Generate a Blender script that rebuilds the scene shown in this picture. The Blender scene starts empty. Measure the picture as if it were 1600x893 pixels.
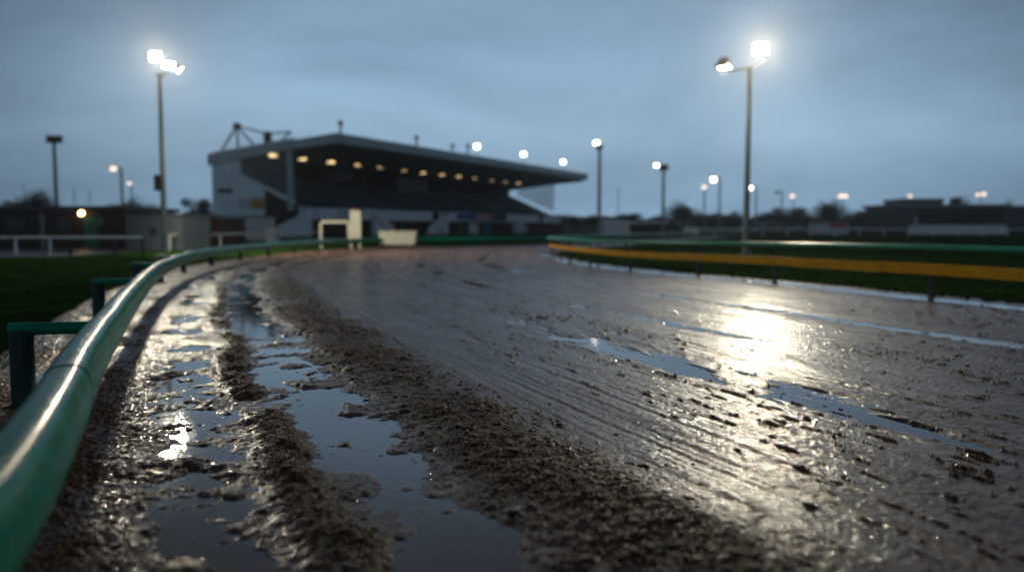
import bpy, math, random
import numpy as np
from mathutils import Vector, Matrix
random.seed(7)
rng = np.random.default_rng(11)
R = math.radians
scene = bpy.context.scene
col = scene.collection

# ------------------------------------------------------------------ camera maths
FPX, EYE, HOR = 1244.4, 1.2, 356.0
PITCH = math.atan((446.5 - HOR) / FPX)
cT, sT = math.cos(PITCH), math.sin(PITCH)

def ray(px, py):
    u, v = (px - 800) / FPX, (446.5 - py) / FPX
    return (u, cT + v * sT, -sT + v * cT)

def P(px, py, d):                       # point seen at pixel, at distance y = d
    r = ray(px, py); k = d / r[1]
    return Vector((r[0] * k, d, EYE + r[2] * k))

def Z(px, py, z=0.0):                   # point seen at pixel, on the plane of height z
    r = ray(px, py); k = (z - EYE) / r[2]
    return Vector((r[0] * k, r[1] * k, z))

# ------------------------------------------------------------------ noise
_perm = np.random.default_rng(3).permutation(4096).astype(np.int64)
_ang = np.random.default_rng(4).random(4096) * 2 * np.pi
_gx, _gy = np.cos(_ang), np.sin(_ang)

def perlin(x, y, seed=0):
    x = np.asarray(x, float) + seed * 37.71; y = np.asarray(y, float) + seed * 91.37
    xi = np.floor(x).astype(np.int64); yi = np.floor(y).astype(np.int64)
    xf = x - xi; yf = y - yi
    u = xf * xf * xf * (xf * (xf * 6 - 15) + 10); v = yf * yf * yf * (yf * (yf * 6 - 15) + 10)
    def g(ix, iy, fx, fy):
        h = _perm[(_perm[ix & 4095] + iy) & 4095]
        return _gx[h] * fx + _gy[h] * fy
    a = g(xi, yi, xf, yf); b = g(xi + 1, yi, xf - 1, yf)
    c = g(xi, yi + 1, xf, yf - 1); d = g(xi + 1, yi + 1, xf - 1, yf - 1)
    return ((a + u * (b - a)) + v * ((c + u * (d - c)) - (a + u * (b - a)))) * 1.5

def fbm(x, y, o=3, seed=0, gain=0.5):
    r = 0; a = 1.0
    for i in range(o):
        r = r + a * perlin(x * 2 ** i, y * 2 ** i, seed + i * 5); a *= gain
    return r

def billow(x, y, o=3, seed=0, gain=0.55):
    r = 0; a = 1.0; n = 0
    for i in range(o):
        r = r + a * np.abs(perlin(x * 2.1 ** i, y * 2.1 ** i, seed + i * 5)); n += a; a *= gain
    return r / n

def sst(a, b, x):
    t = np.clip((x - a) / (b - a), 0, 1); return t * t * (3 - 2 * t)

def bell(x, c, w):
    return np.exp(-((x - c) / w) ** 2)

# ------------------------------------------------------------------ curves of the two rails
def smooth_curve(pts, step, n_smooth=6):
    pts = np.array(pts, float)
    out = []
    Pp = np.vstack([2 * pts[0] - pts[1], pts, 2 * pts[-1] - pts[-2]])
    for i in range(1, len(Pp) - 2):
        p0, p1, p2, p3 = Pp[i - 1:i + 3]
        for t in np.linspace(0, 1, 40, endpoint=False):
            out.append(0.5 * ((2 * p1) + (-p0 + p2) * t + (2 * p0 - 5 * p1 + 4 * p2 - p3) * t * t + (-p0 + 3 * p1 - 3 * p2 + p3) * t ** 3))
    out.append(pts[-1]); out = np.array(out)
    seg = np.r_[0, np.cumsum(np.linalg.norm(np.diff(out, axis=0), axis=1))]
    s = np.arange(0, seg[-1], step)
    o = np.c_[np.interp(s, seg, out[:, 0]), np.interp(s, seg, out[:, 1])]
    for _ in range(n_smooth):
        o[1:-1] = 0.25 * o[:-2] + 0.5 * o[1:-1] + 0.25 * o[2:]
    return o

RAIL_Z = 0.5
L_px = [(-15, 893), (2, 840), (55, 725), (98, 620), (138, 553), (181, 495), (222, 444), (256, 417), (310, 397.5), (372, 388.5), (450, 381.8), (540, 376.5), (640, 374.2)]
L_pts = [(-0.45, -3.0), (-0.62, -1.0), (-0.83, 0.6)] + [tuple(Z(x, y, RAIL_Z)[:2]) for x, y in L_px] + [(-0.5, 51.5), (4.5, 58), (10, 70), (17, 88), (29, 118), (43, 150)]
outer = smooth_curve(L_pts, 0.25, 30)
R_pts = [(10.2, -4), (9.9, 2), (9.2, 7), (8.25, 11.0)] + [tuple(Z(x, y, 0)[:2]) for x, y in [(1455, 463), (1211, 440), (1091, 430), (985, 419.5), (925, 412), (882, 404)]] + [(1.75, 36.0), (2.5, 40.0), (4.8, 46.5), (9.5, 58), (16.5, 76), (29, 106), (46, 148)]
inner = smooth_curve(R_pts, 0.25, 10)

def signed(curve, x, y):
    """arc length and signed distance (positive to the right of the curve's direction)"""
    c0 = curve[:-1:2]; c1 = np.vstack([curve[2::2]]) if len(curve[2::2]) == len(c0) else np.vstack([curve[2::2], curve[-1:]])
    c1 = c1[:len(c0)]; d = c1 - c0; L2 = (d ** 2).sum(1); Ln = np.sqrt(L2)
    acc = np.r_[0, np.cumsum(Ln)][:-1]
    x = np.ravel(x); y = np.ravel(y); S = np.empty(len(x)); T = np.empty(len(x))
    for k in range(0, len(x), 20000):
        qx = x[k:k + 20000, None]; qy = y[k:k + 20000, None]
        rx = qx - c0[:, 0]; ry = qy - c0[:, 1]
        t = np.clip((rx * d[:, 0] + ry * d[:, 1]) / L2, 0, 1)
        ex = rx - t * d[:, 0]; ey = ry - t * d[:, 1]
        D = ex * ex + ey * ey; j = D.argmin(1); r = np.arange(len(j))
        side = np.sign(ex[r, j] * d[j, 1] - ey[r, j] * d[j, 0])
        S[k:k + 20000] = acc[j] + t[r, j] * Ln[j]; T[k:k + 20000] = side * np.sqrt(D[r, j])
    return S, T

# polar coordinates round a point behind the camera give every surface detail where it is seen close
OX, OY = 0.0, -1.2
A_MAX = R(60)
cr = np.exp(np.linspace(math.log(0.6), math.log(120), 220)); ca = np.linspace(-A_MAX, A_MAX, 240)
CR, CA = np.meshgrid(cr, ca, indexing='ij')
cx = OX + CR * np.sin(CA); cy = OY + CR * np.cos(CA)
cS, cT1 = signed(outer, cx, cy); _, cT2 = signed(inner, cx, cy)
cS = cS.reshape(CR.shape); cT1 = cT1.reshape(CR.shape); cT2 = cT2.reshape(CR.shape)   # inner rail: grass lies to its right

def fields(x, y):
    r = np.hypot(x - OX, y - OY); a = np.arctan2(x - OX, y - OY)
    fi = np.clip((np.log(r) - math.log(0.6)) / (math.log(120) - math.log(0.6)) * 219, 0, 218.999)
    fj = np.clip((a + A_MAX) / (2 * A_MAX) * 239, 0, 238.999)
    i = fi.astype(int); j = fj.astype(int); u = fi - i; v = fj - j
    def b(F): return (F[i, j] * (1 - u) + F[i + 1, j] * u) * (1 - v) + (F[i, j + 1] * (1 - u) + F[i + 1, j + 1] * u) * v
    return b(cS), b(cT1), b(cT2)

def mud(x, y):
    """height of the mud and how loose (clod) it is"""
    s, t, t2 = fields(x, y)
    dist = np.hypot(x, y)
    wob = 0.10 * perlin(s / 2.3, s * 0 + 0.5, 2) + 0.05 * perlin(s / 0.6, t * 0.8, 3) + 0.025 * perlin(s / 0.17, t * 4, 13)
    tt = t + wob
    fine = np.clip(1.4 - dist / 16, 0, 1)
    wx = x + 0.03 * perlin(x * 6, y * 6, 31); wy = y + 0.03 * perlin(x * 6, y * 6, 33)
    cl = billow(wx * 7, wy * 7, 4, 41, 0.62)          # lumps
    cf = billow(wx * 26, wy * 26, 3, 51, 0.65) * fine
    patch = fbm(s / 0.9, t / 0.35, 3, 61)
    h = 0.016 + 0.0060 * fbm(s / 2.6, t / 0.7, 3, 71)
    # combed lines and wheel tracks along the lap
    comb = perlin(s / 6.0, t / 0.05, 81) + 0.6 * perlin(s / 3.5, t / 0.022, 83)
    h = h + 0.0034 * comb * np.clip(1.3 - dist / 14, 0, 1) * sst(2.2, 2.7, t)
    tyre = bell(tt, 2.95, 0.20) + bell(tt, 4.3, 0.2) + 0.7 * bell(tt, 7.1, 0.25)
    ts = t + 0.05 * perlin(s / 3.0, s * 0, 86)
    h = h - 0.005 * tyre * (0.6 + 0.8 * perlin(s / 4, s * 0, 85)) + 0.0022 * tyre * np.sin(ts * 2 * np.pi / 0.07) * sst(-.2, .5, perlin(s / 1.2, t / .1, 89))
    h = h + 0.0030 * perlin(wx * 22, wy * 22, 87) + 0.0015 * perlin(x * 46, y * 46, 88) * fine + 0.0025 * perlin(wx * 8, wy * 8, 90)
    for gc, gd in ((2.66, .005), (2.80, .006), (3.20, .007), (3.34, .004), (5.15, .006), (5.32, .005), (6.75, .004), (7.35, .006), (7.5, .004)):
        gv = t - gc - 0.10 * perlin(s / 7.0, s * 0, int(gc * 100))
        h = h - gd * bell(gv, 0, 0.022) * sst(-.5, 0, perlin(s / 3.5, s * 0, int(gc * 50))) + .5 * gd * bell(gv, 0.045, 0.02)
    # the sunk wheel channels along the outer rail that hold water
    p1 = bell(tt, 0.50, 0.26) * sst(-0.5, 0.05, fbm(s / 1.1, t * 0, 2, 91) + 0.12 + 0.3 * np.clip(1 - s / 12, -1, 1))
    p2 = bell(tt, 1.33, 0.34) * sst(-0.75, -0.1, fbm(s / 1.6, t * 0, 2, 97) + 0.15)
    h = h - 0.032 * p1 - 0.038 * p2 + (p1 + p2 + .15 * bell(tt, .9, .9)) * (0.022 * fbm(wx * 2.6, wy * 2.6, 4, 201, .6))
    h = h + (p1 + p2) * (0.024 * sst(0.05, 0.5, perlin(x * 2.3, y * 2.3, 99)) + 0.020 * (cl - .25) + 0.012 * (cf - .2 * fine) + 0.005 * perlin(wx * 19, wy * 19, 207))
    h = h - 0.017 * bell(tt, 6.1, 0.34) * sst(-0.4, 0.3, perlin(s / 5, s * 0, 101) + 0.35) - 0.019 * bell(tt, 8.35, 0.30) * sst(-0.5, 0.2, perlin(s / 5, s * 0, 103) + 0.3)
    h = h - 0.023 * bell(tt, 4.5, 0.42) * bell(s, 8.6, 5.0) * sst(-.35, .25, fbm(s / 1.1, t / .28, 3, 205) + .1) - 0.026 * bell(t2 + wob, -0.40, 0.33) - 0.008 * bell(tt, 3.6, 0.4) * bell(s, 12.0, 2.2)
    # loose ridges
    gap = sst(-0.35, 0.25, fbm(s / 0.7, t * 0.5, 2, 105) + 0.18)
    r1 = bell(tt, 0.93, 0.105) * gap
    r2 = bell(tt, 2.08, 0.36) * (0.7 + 0.5 * perlin(s / 1.1, t, 107))
    edge = sst(0.3, -0.1, tt) * 0.65 * sst(-0.5, 0.4, patch)
    band = sst(1.55, 1.9, tt) * sst(2.75, 2.3, tt) * 0.35
    loose = np.clip(r1 * 1.1 + r2 + edge + band * sst(-0.2, 0.5, patch), 0, 1.2)
    # small thrown clods lying in rows along the lap
    sc = fbm(s / 0.34, t / 0.055, 4, 109, .62) + 0.22 * perlin(s / 3, t / 0.9, 111)
    rows = sst(0.70 - 0.05 * sst(4, 8, t), 0.84, sc) * sst(2.6, 3.3, t) * sst(0.0, -0.4, t2)
    rows = rows * (0.72 + 0.3 * sst(-0.1, 0.3, perlin(s / 5, t / 1.3, 113)))
    pud = sst(0.45, 0.8, fbm(s / 0.25, t / 0.14, 2, 115)) * (p1 + p2) * 0.5
    loose2 = np.clip(rows + pud * 0.6, 0, 1)
    h = h + loose * (0.007 + 0.046 * cl + 0.028 * cf) + r1 * 0.006 + r2 * 0.012 + loose2 * (0.004 + 0.030 * cl + 0.005 * cf) * (1 + .6 * sst(8, 18, dist))
    h = h - 0.020 * bell(tt, -.55, .18) * sst(-.3, .3, perlin(s / .8, t / .3, 211) + .1) + 0.012 * sst(-0.5, -1.0, t) + 0.006 * cf * sst(0.35, 0.0, tt)
    # rough spatter between the channels and the ridge
    h = h + 0.010 * cl * sst(0.35, 0.1, np.abs(tt - 1.75)) + 0.016 * (cf + .6 * cl) * bell(tt, 0.12, 0.42)
    out = np.maximum(sst(-1.0, -1.35, t), sst(0.25, 0.7, t2))
    h = h - 0.1 * out
    return h, np.clip(loose + loose2, 0, 1), s, t, t2

# ------------------------------------------------------------------ object helpers
def mesh_np(name, V, Q, mat, parent=None, smooth=True, attrs=None):
    me = bpy.data.meshes.new(name)
    V = np.ascontiguousarray(V, np.float32); Q = np.ascontiguousarray(Q, np.int32); k = Q.shape[1]
    me.vertices.add(len(V)); me.vertices.foreach_set('co', V.ravel())
    me.loops.add(Q.size); me.loops.foreach_set('vertex_index', Q.ravel())
    me.polygons.add(len(Q)); me.polygons.foreach_set('loop_start', np.arange(0, Q.size, k, dtype=np.int32))
    me.update(calc_edges=True)
    for n, a in (attrs or {}).items():
        at = me.attributes.new(n, 'FLOAT', 'POINT'); at.data.foreach_set('value', np.ascontiguousarray(a, np.float32))
    me.materials.append(mat)
    if smooth: me.shade_smooth()
    else: me.shade_flat()
    o = bpy.data.objects.new(name, me); col.objects.link(o); o.parent = parent
    return o

class MB:
    def __init__(s): s.v = []; s.f = []
    def add(s, vs, fs):
        n = len(s.v); s.v += [tuple(v) for v in vs]; s.f += [tuple(i + n for i in f) for f in fs]; return s
    def box(s, c, size, rz=0.0, M=None):
        hx, hy, hz = [a / 2 for a in size]; c = Vector(c); rot = Matrix.Rotation(rz, 3, 'Z') if M is None else M
        vs = [c + rot @ Vector((x * hx, y * hy, z * hz)) for x in (-1, 1) for y in (-1, 1) for z in (-1, 1)]
        return s.add(vs, [(0, 1, 3, 2), (4, 6, 7, 5), (0, 4, 5, 1), (2, 3, 7, 6), (0, 2, 6, 4), (1, 5, 7, 3)])
    def tube(s, pts, r, n=10, ry=None, cap=True):
        pts = [Vector(p) for p in pts]; rs = r if isinstance(r, (list, tuple)) else [r] * len(pts); k0 = len(s.v)
        for i, p in enumerate(pts):
            a = pts[max(i - 1, 0)]; b = pts[min(i + 1, len(pts) - 1)]; d = (b - a).normalized()
            up = Vector((0, 0, 1)) if abs(d.z) < 0.95 else Vector((0, 1, 0))
            sx = d.cross(up).normalized(); sz = sx.cross(d).normalized()
            for j in range(n):
                t = 2 * math.pi * j / n
                kx, kz = math.cos(t), math.sin(t)
                if ry:      # rounded upright section
                    kx = math.copysign(abs(kx) ** 0.75, kx); kz = math.copysign(abs(kz) ** 0.75, kz)
                s.v.append(tuple(p + sx * kx * rs[i] + sz * kz * (rs[i] * (ry or 1))))
        for i in range(len(pts) - 1):
            for j in range(n):
                a = k0 + i * n + j; b = k0 + i * n + (j + 1) % n
                s.f.append((a, b, b + n, a + n))
        if cap:
            s.f.append(tuple(k0 + j for j in reversed(range(n)))); m = k0 + (len(pts) - 1) * n
            s.f.append(tuple(m + j for j in range(n)))
        return s
    def prism(s, poly, axis, a0, a1):
        """poly in the two other axes; axis 'x' -> poly is (y,z); 'y' -> (x,z); 'z' -> (x,y)"""
        def mk(p, a): return {'x': (a, p[0], p[1]), 'y': (p[0], a, p[1]), 'z': (p[0], p[1], a)}[axis]
        n = len(poly); vs = [mk(p, a0) for p in poly] + [mk(p, a1) for p in poly]
        return s.add(vs, [tuple(range(n))[::-1], tuple(range(n, 2 * n))] + [(i, (i + 1) % n, (i + 1) % n + n, i + n) for i in range(n)])
    def build(s, name, mat, parent=None, smooth=False, bevel=0):
        me = bpy.data.meshes.new(name); me.from_pydata(s.v, [], s.f); me.materials.append(mat)
        import bmesh
        b = bmesh.new(); b.from_mesh(me); bmesh.ops.recalc_face_normals(b, faces=b.faces); b.to_mesh(me); b.free()
        if smooth:
            me.shade_smooth()
            try: me.set_sharp_from_angle(angle=R(40))
            except Exception: pass
        else: me.shade_flat()
        o = bpy.data.objects.new(name, me); col.objects.link(o); o.parent = parent
        if bevel:
            m = o.modifiers.new('bevel', 'BEVEL'); m.width = bevel; m.segments = 2; m.limit_method = 'ANGLE'
        return o

def tag(o, label=None, cat=None, group=None, kind=None):
    if label: o['label'] = label
    if cat: o['category'] = cat
    if group: o['group'] = group
    if kind: o['kind'] = kind
    return o

def thing(name, loc, label, cat, rz=0.0, group=None):
    o = bpy.data.objects.new(name, None); col.objects.link(o); o.location = loc; o.rotation_euler = (0, 0, rz)
    o.empty_display_size = 0.2
    return tag(o, label, cat, group)

def copy_tree(o, parent=None):
    kids = list(o.children); c = o.copy(); col.objects.link(c); c.parent = parent
    for k in kids: copy_tree(k, c)
    return c

# ------------------------------------------------------------------ materials
def mat(name, color, rough=0.6, metal=0.0, coat=0.0, var=0.25, vscale=2.0, bump=0.0, bscale=40.0, dirt=None, dscale=3.0, spec=0.5):
    m = bpy.data.materials.new(name); m.use_nodes = True; nt = m.node_tree; N = nt.nodes; L = nt.links
    bs = N['Principled BSDF']; tc = N.new('ShaderNodeTexCoord')
    n = N.new('ShaderNodeTexNoise'); n.inputs['Scale'].default_value = vscale; n.inputs['Detail'].default_value = 6; L.new(tc.outputs['Object'], n.inputs['Vector'])
    mr = N.new('ShaderNodeMapRange'); L.new(n.outputs['Fac'], mr.inputs['Value']); mr.inputs['From Min'].default_value = 0.3; mr.inputs['From Max'].default_value = 0.7
    mx = N.new('ShaderNodeMix'); mx.data_type = 'RGBA'; L.new(mr.outputs[0], mx.inputs['Factor'])
    c = color
    mx.inputs['A'].default_value = (*[a * (1 - var) for a in c], 1); mx.inputs['B'].default_value = (*[min(1, a * (1 + var)) for a in c], 1)
    outc = mx.outputs['Result']
    if dirt:
        n2 = N.new('ShaderNodeTexNoise'); n2.inputs['Scale'].default_value = dscale; n2.inputs['Detail'].default_value = 9; n2.inputs['Roughness'].default_value = 0.7; L.new(tc.outputs['Object'], n2.inputs['Vector'])
        m2 = N.new('ShaderNodeMapRange'); L.new(n2.outputs['Fac'], m2.inputs['Value']); m2.inputs['From Min'].default_value = 0.56; m2.inputs['From Max'].default_value = 0.68
        m2.inputs['To Max'].default_value = 0.7
        x2 = N.new('ShaderNodeMix'); x2.data_type = 'RGBA'; L.new(m2.outputs[0], x2.inputs['Factor']); L.new(outc, x2.inputs['A']); x2.inputs['B'].default_value = (*dirt, 1)
        outc = x2.outputs['Result']
    L.new(outc, bs.inputs['Base Color'])
    r2 = N.new('ShaderNodeMapRange'); L.new(n.outputs['Fac'], r2.inputs['Value']); r2.inputs['To Min'].default_value = rough * 0.75; r2.inputs['To Max'].default_value = min(1, rough * 1.3); L.new(r2.outputs[0], bs.inputs['Roughness'])
    bs.inputs['Metallic'].default_value = metal; bs.inputs['Coat Weight'].default_value = coat; bs.inputs['Coat Roughness'].default_value = 0.12
    bs.inputs['Specular IOR Level'].default_value = spec
    if bump:
        nb = N.new('ShaderNodeTexNoise'); nb.inputs['Scale'].default_value = bscale; nb.inputs['Detail'].default_value = 4; L.new(tc.outputs['Object'], nb.inputs['Vector'])
        b = N.new('ShaderNodeBump'); b.inputs['Strength'].default_value = bump; b.inputs['Distance'].default_value = 0.02; L.new(nb.outputs['Fac'], b.inputs['Height'])
        L.new(b.outputs[0], bs.inputs['Normal'])
    return m

def emit(name, color, strength):
    m = bpy.data.materials.new(name); m.use_nodes = True; N = m.node_tree.nodes; L = m.node_tree.links
    bs = N['Principled BSDF']; bs.inputs['Base Color'].default_value = (.6, .6, .6, 1)
    n = N.new('ShaderNodeTexNoise'); n.inputs['Scale'].default_value = 3
    mx = N.new('ShaderNodeMix'); mx.data_type = 'RGBA'; L.new(n.outputs['Fac'], mx.inputs['Factor'])
    mx.inputs['A'].default_value = (*[c * 0.92 for c in color], 1); mx.inputs['B'].default_value = (*color, 1)
    L.new(mx.outputs['Result'], bs.inputs['Emission Color']); bs.inputs['Emission Strength'].default_value = strength
    return m

def mat_mud():
    m = bpy.data.materials.new('wet_mud'); m.use_nodes = True; nt = m.node_tree; N = nt.nodes; L = nt.links
    bs = N['Principled BSDF']; tc = N.new('ShaderNodeTexCoord')
    at = N.new('ShaderNodeAttribute'); at.attribute_name = 'loose'
    def noise(sc, det=5, rough=0.6, vec=None):
        n = N.new('ShaderNodeTexNoise'); n.inputs['Scale'].default_value = sc; n.inputs['Detail'].default_value = det; n.inputs['Roughness'].default_value = rough
        L.new(vec or tc.outputs['Object'], n.inputs['Vector']); return n
    def mixc(f, a, b):
        x = N.new('ShaderNodeMix'); x.data_type = 'RGBA'
        L.new(f, x.inputs['Factor'])
        for k, c in (('A', a), ('B', b)):
            if isinstance(c, tuple): x.inputs[k].default_value = (*c, 1)
            else: L.new(c, x.inputs[k])
        return x.outputs['Result']
    def rng_(v, a, b, c=0.0, d=1.0):
        x = N.new('ShaderNodeMapRange'); L.new(v, x.inputs['Value'])
        for k, q in zip(('From Min', 'From Max', 'To Min', 'To Max'), (a, b, c, d)): x.inputs[k].default_value = q
        return x.outputs[0]
    # coordinates along the lap
    sa = N.new('ShaderNodeAttribute'); sa.attribute_name = 'along'; ta = N.new('ShaderNodeAttribute'); ta.attribute_name = 'across'
    cb = N.new('ShaderNodeCombineXYZ'); L.new(sa.outputs['Fac'], cb.inputs[0]); L.new(ta.outputs['Fac'], cb.inputs[1])
    mp = N.new('ShaderNodeMapping'); mp.inputs['Scale'].default_value = (0.35, 2.2, 1); L.new(cb.outputs[0], mp.inputs['Vector'])
    streak = noise(1.6, 7, 0.65, mp.outputs[0]); n1 = noise(5.0, 8); n3 = noise(38, 4)
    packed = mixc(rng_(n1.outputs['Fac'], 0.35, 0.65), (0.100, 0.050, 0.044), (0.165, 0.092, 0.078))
    far_lit = mixc(rng_(n1.outputs['Fac'], 0.35, 0.65), (0.34, 0.18, 0.115), (0.44, 0.25, 0.168))  # paler, warmer mud farther along the lap: lamp light painted into the colour
    packed = mixc(rng_(sa.outputs['Fac'], 13.0, 34.0), packed, far_lit)
    packed = mixc(rng_(streak.outputs['Fac'], 0.4, 0.65), packed, (0.070, 0.036, 0.029))
    brown = mixc(rng_(n3.outputs['Fac'], 0.35, 0.65), (0.044, 0.024, 0.011), (0.200, 0.115, 0.053))
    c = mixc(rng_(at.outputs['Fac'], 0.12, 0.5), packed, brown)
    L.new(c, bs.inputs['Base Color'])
    wet = rng_(streak.outputs['Fac'], 0.38, 0.62, 0.30, 0.48)
    r = N.new('ShaderNodeMix'); r.data_type = 'FLOAT'; L.new(rng_(at.outputs['Fac'], 0.1, 0.6), r.inputs['Factor']); L.new(wet, r.inputs['A']); r.inputs['B'].default_value = 0.5
    L.new(r.outputs['Result'], bs.inputs['Roughness'])
    bs.inputs['Specular IOR Level'].default_value = 0.05
    b1 = N.new('ShaderNodeBump'); b1.inputs['Strength'].default_value = 1.0; b1.inputs['Distance'].default_value = 0.010
    f1 = noise(75, 5, 0.62); L.new(f1.outputs['Fac'], b1.inputs['Height'])
    mp2 = N.new('ShaderNodeMapping'); mp2.inputs['Scale'].default_value = (0.12, 1.0, 1); L.new(cb.outputs[0], mp2.inputs['Vector'])
    f2 = noise(26, 5, 0.6, mp2.outputs[0])
    b2 = N.new('ShaderNodeBump'); b2.inputs['Strength'].default_value = 0.6; b2.inputs['Distance'].default_value = 0.008; L.new(f2.outputs['Fac'], b2.inputs['Height']); L.new(b1.outputs[0], b2.inputs['Normal'])
    L.new(b2.outputs[0], bs.inputs['Normal'])
    b3 = N.new('ShaderNodeBump'); b3.inputs['Strength'].default_value = 1.0; b3.inputs['Distance'].default_value = 0.0052
    f3 = noise(38, 4, 0.55); L.new(f3.outputs['Fac'], b3.inputs['Height']); L.new(b3.outputs[0], bs.inputs['Coat Normal'])
    bs.inputs['Coat Roughness'].default_value = 0.07; bs.inputs['Coat IOR'].default_value = 1.36
    cwm = N.new('ShaderNodeMath'); cwm.operation = 'MULTIPLY'
    L.new(rng_(at.outputs['Fac'], 0.0, 0.7, 0.46, 0.10), cwm.inputs[0]); L.new(rng_(sa.outputs['Fac'], 18.0, 36.0, 1.0, 0.35), cwm.inputs[1]); L.new(cwm.outputs[0], bs.inputs['Coat Weight'])
    return m

def mat_water():
    m = bpy.data.materials.new('puddle_water'); m.use_nodes = True; nt = m.node_tree; N = nt.nodes; L = nt.links
    bs = N['Principled BSDF']; tc = N.new('ShaderNodeTexCoord')
    n = N.new('ShaderNodeTexNoise'); n.inputs['Scale'].default_value = 2.5; n.inputs['Detail'].default_value = 5; L.new(tc.outputs['Object'], n.inputs['Vector'])
    mx = N.new('ShaderNodeMix'); mx.data_type = 'RGBA'; L.new(n.outputs['Fac'], mx.inputs['Factor']); mx.inputs['A'].default_value = (.075, .060, .055, 1); mx.inputs['B'].default_value = (.115, .094, .086, 1)
    L.new(mx.outputs['Result'], bs.inputs['Base Color'])
    bs.inputs['Roughness'].default_value = 0.035; bs.inputs['IOR'].default_value = 1.5
    nb = N.new('ShaderNodeTexNoise'); nb.inputs['Scale'].default_value = 14; nb.inputs['Detail'].default_value = 3; L.new(tc.outputs['Object'], nb.inputs['Vector'])
    b = N.new('ShaderNodeBump'); b.inputs['Strength'].default_value = 0.10; b.inputs['Distance'].default_value = 0.006; L.new(nb.outputs['Fac'], b.inputs['Height']); L.new(b.outputs[0], bs.inputs['Normal'])
    return m

def mat_leaf(name, c1, c2):
    m = bpy.data.materials.new(name); m.use_nodes = True; N = m.node_tree.nodes; L = m.node_tree.links
    bs = N['Principled BSDF']; tc = N.new('ShaderNodeTexCoord'); n = N.new('ShaderNodeTexNoise'); n.inputs['Scale'].default_value = 1.3; n.inputs['Detail'].default_value = 8
    L.new(tc.outputs['Object'], n.inputs['Vector']); mx = N.new('ShaderNodeMix'); mx.data_type = 'RGBA'
    mr = N.new('ShaderNodeMapRange'); L.new(n.outputs['Fac'], mr.inputs['Value']); mr.inputs['From Min'].default_value = .35; mr.inputs['From Max'].default_value = .65
    L.new(mr.outputs[0], mx.inputs['Factor']); mx.inputs['A'].default_value = (*c1, 1); mx.inputs['B'].default_value = (*c2, 1); L.new(mx.outputs['Result'], bs.inputs['Base Color'])
    bs.inputs['IOR'].default_value = 1.01; bs.inputs['Roughness'].default_value = 0.75; bs.inputs['Specular IOR Level'].default_value = 0.04
    return m

def mat_glass():
    m = bpy.data.materials.new('screen_glass'); m.use_nodes = True; N = m.node_tree.nodes; L = m.node_tree.links
    bs = N['Principled BSDF']; bs.inputs['Base Color'].default_value = (.06, .08, .09, 1); bs.inputs['Roughness'].default_value = .08
    t = N.new('ShaderNodeBsdfTransparent'); n = N.new('ShaderNodeTexNoise'); n.inputs['Scale'].default_value = .5
    mr = N.new('ShaderNodeMapRange'); L.new(n.outputs['Fac'], mr.inputs['Value']); mr.inputs['To Min'].default_value = .62; mr.inputs['To Max'].default_value = .8
    mx = N.new('ShaderNodeMixShader'); L.new(mr.outputs[0], mx.inputs[0]); L.new(bs.outputs[0], mx.inputs[1]); L.new(t.outputs[0], mx.inputs[2])
    L.new(mx.outputs[0], N['Material Output'].inputs['Surface']); return m

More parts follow.
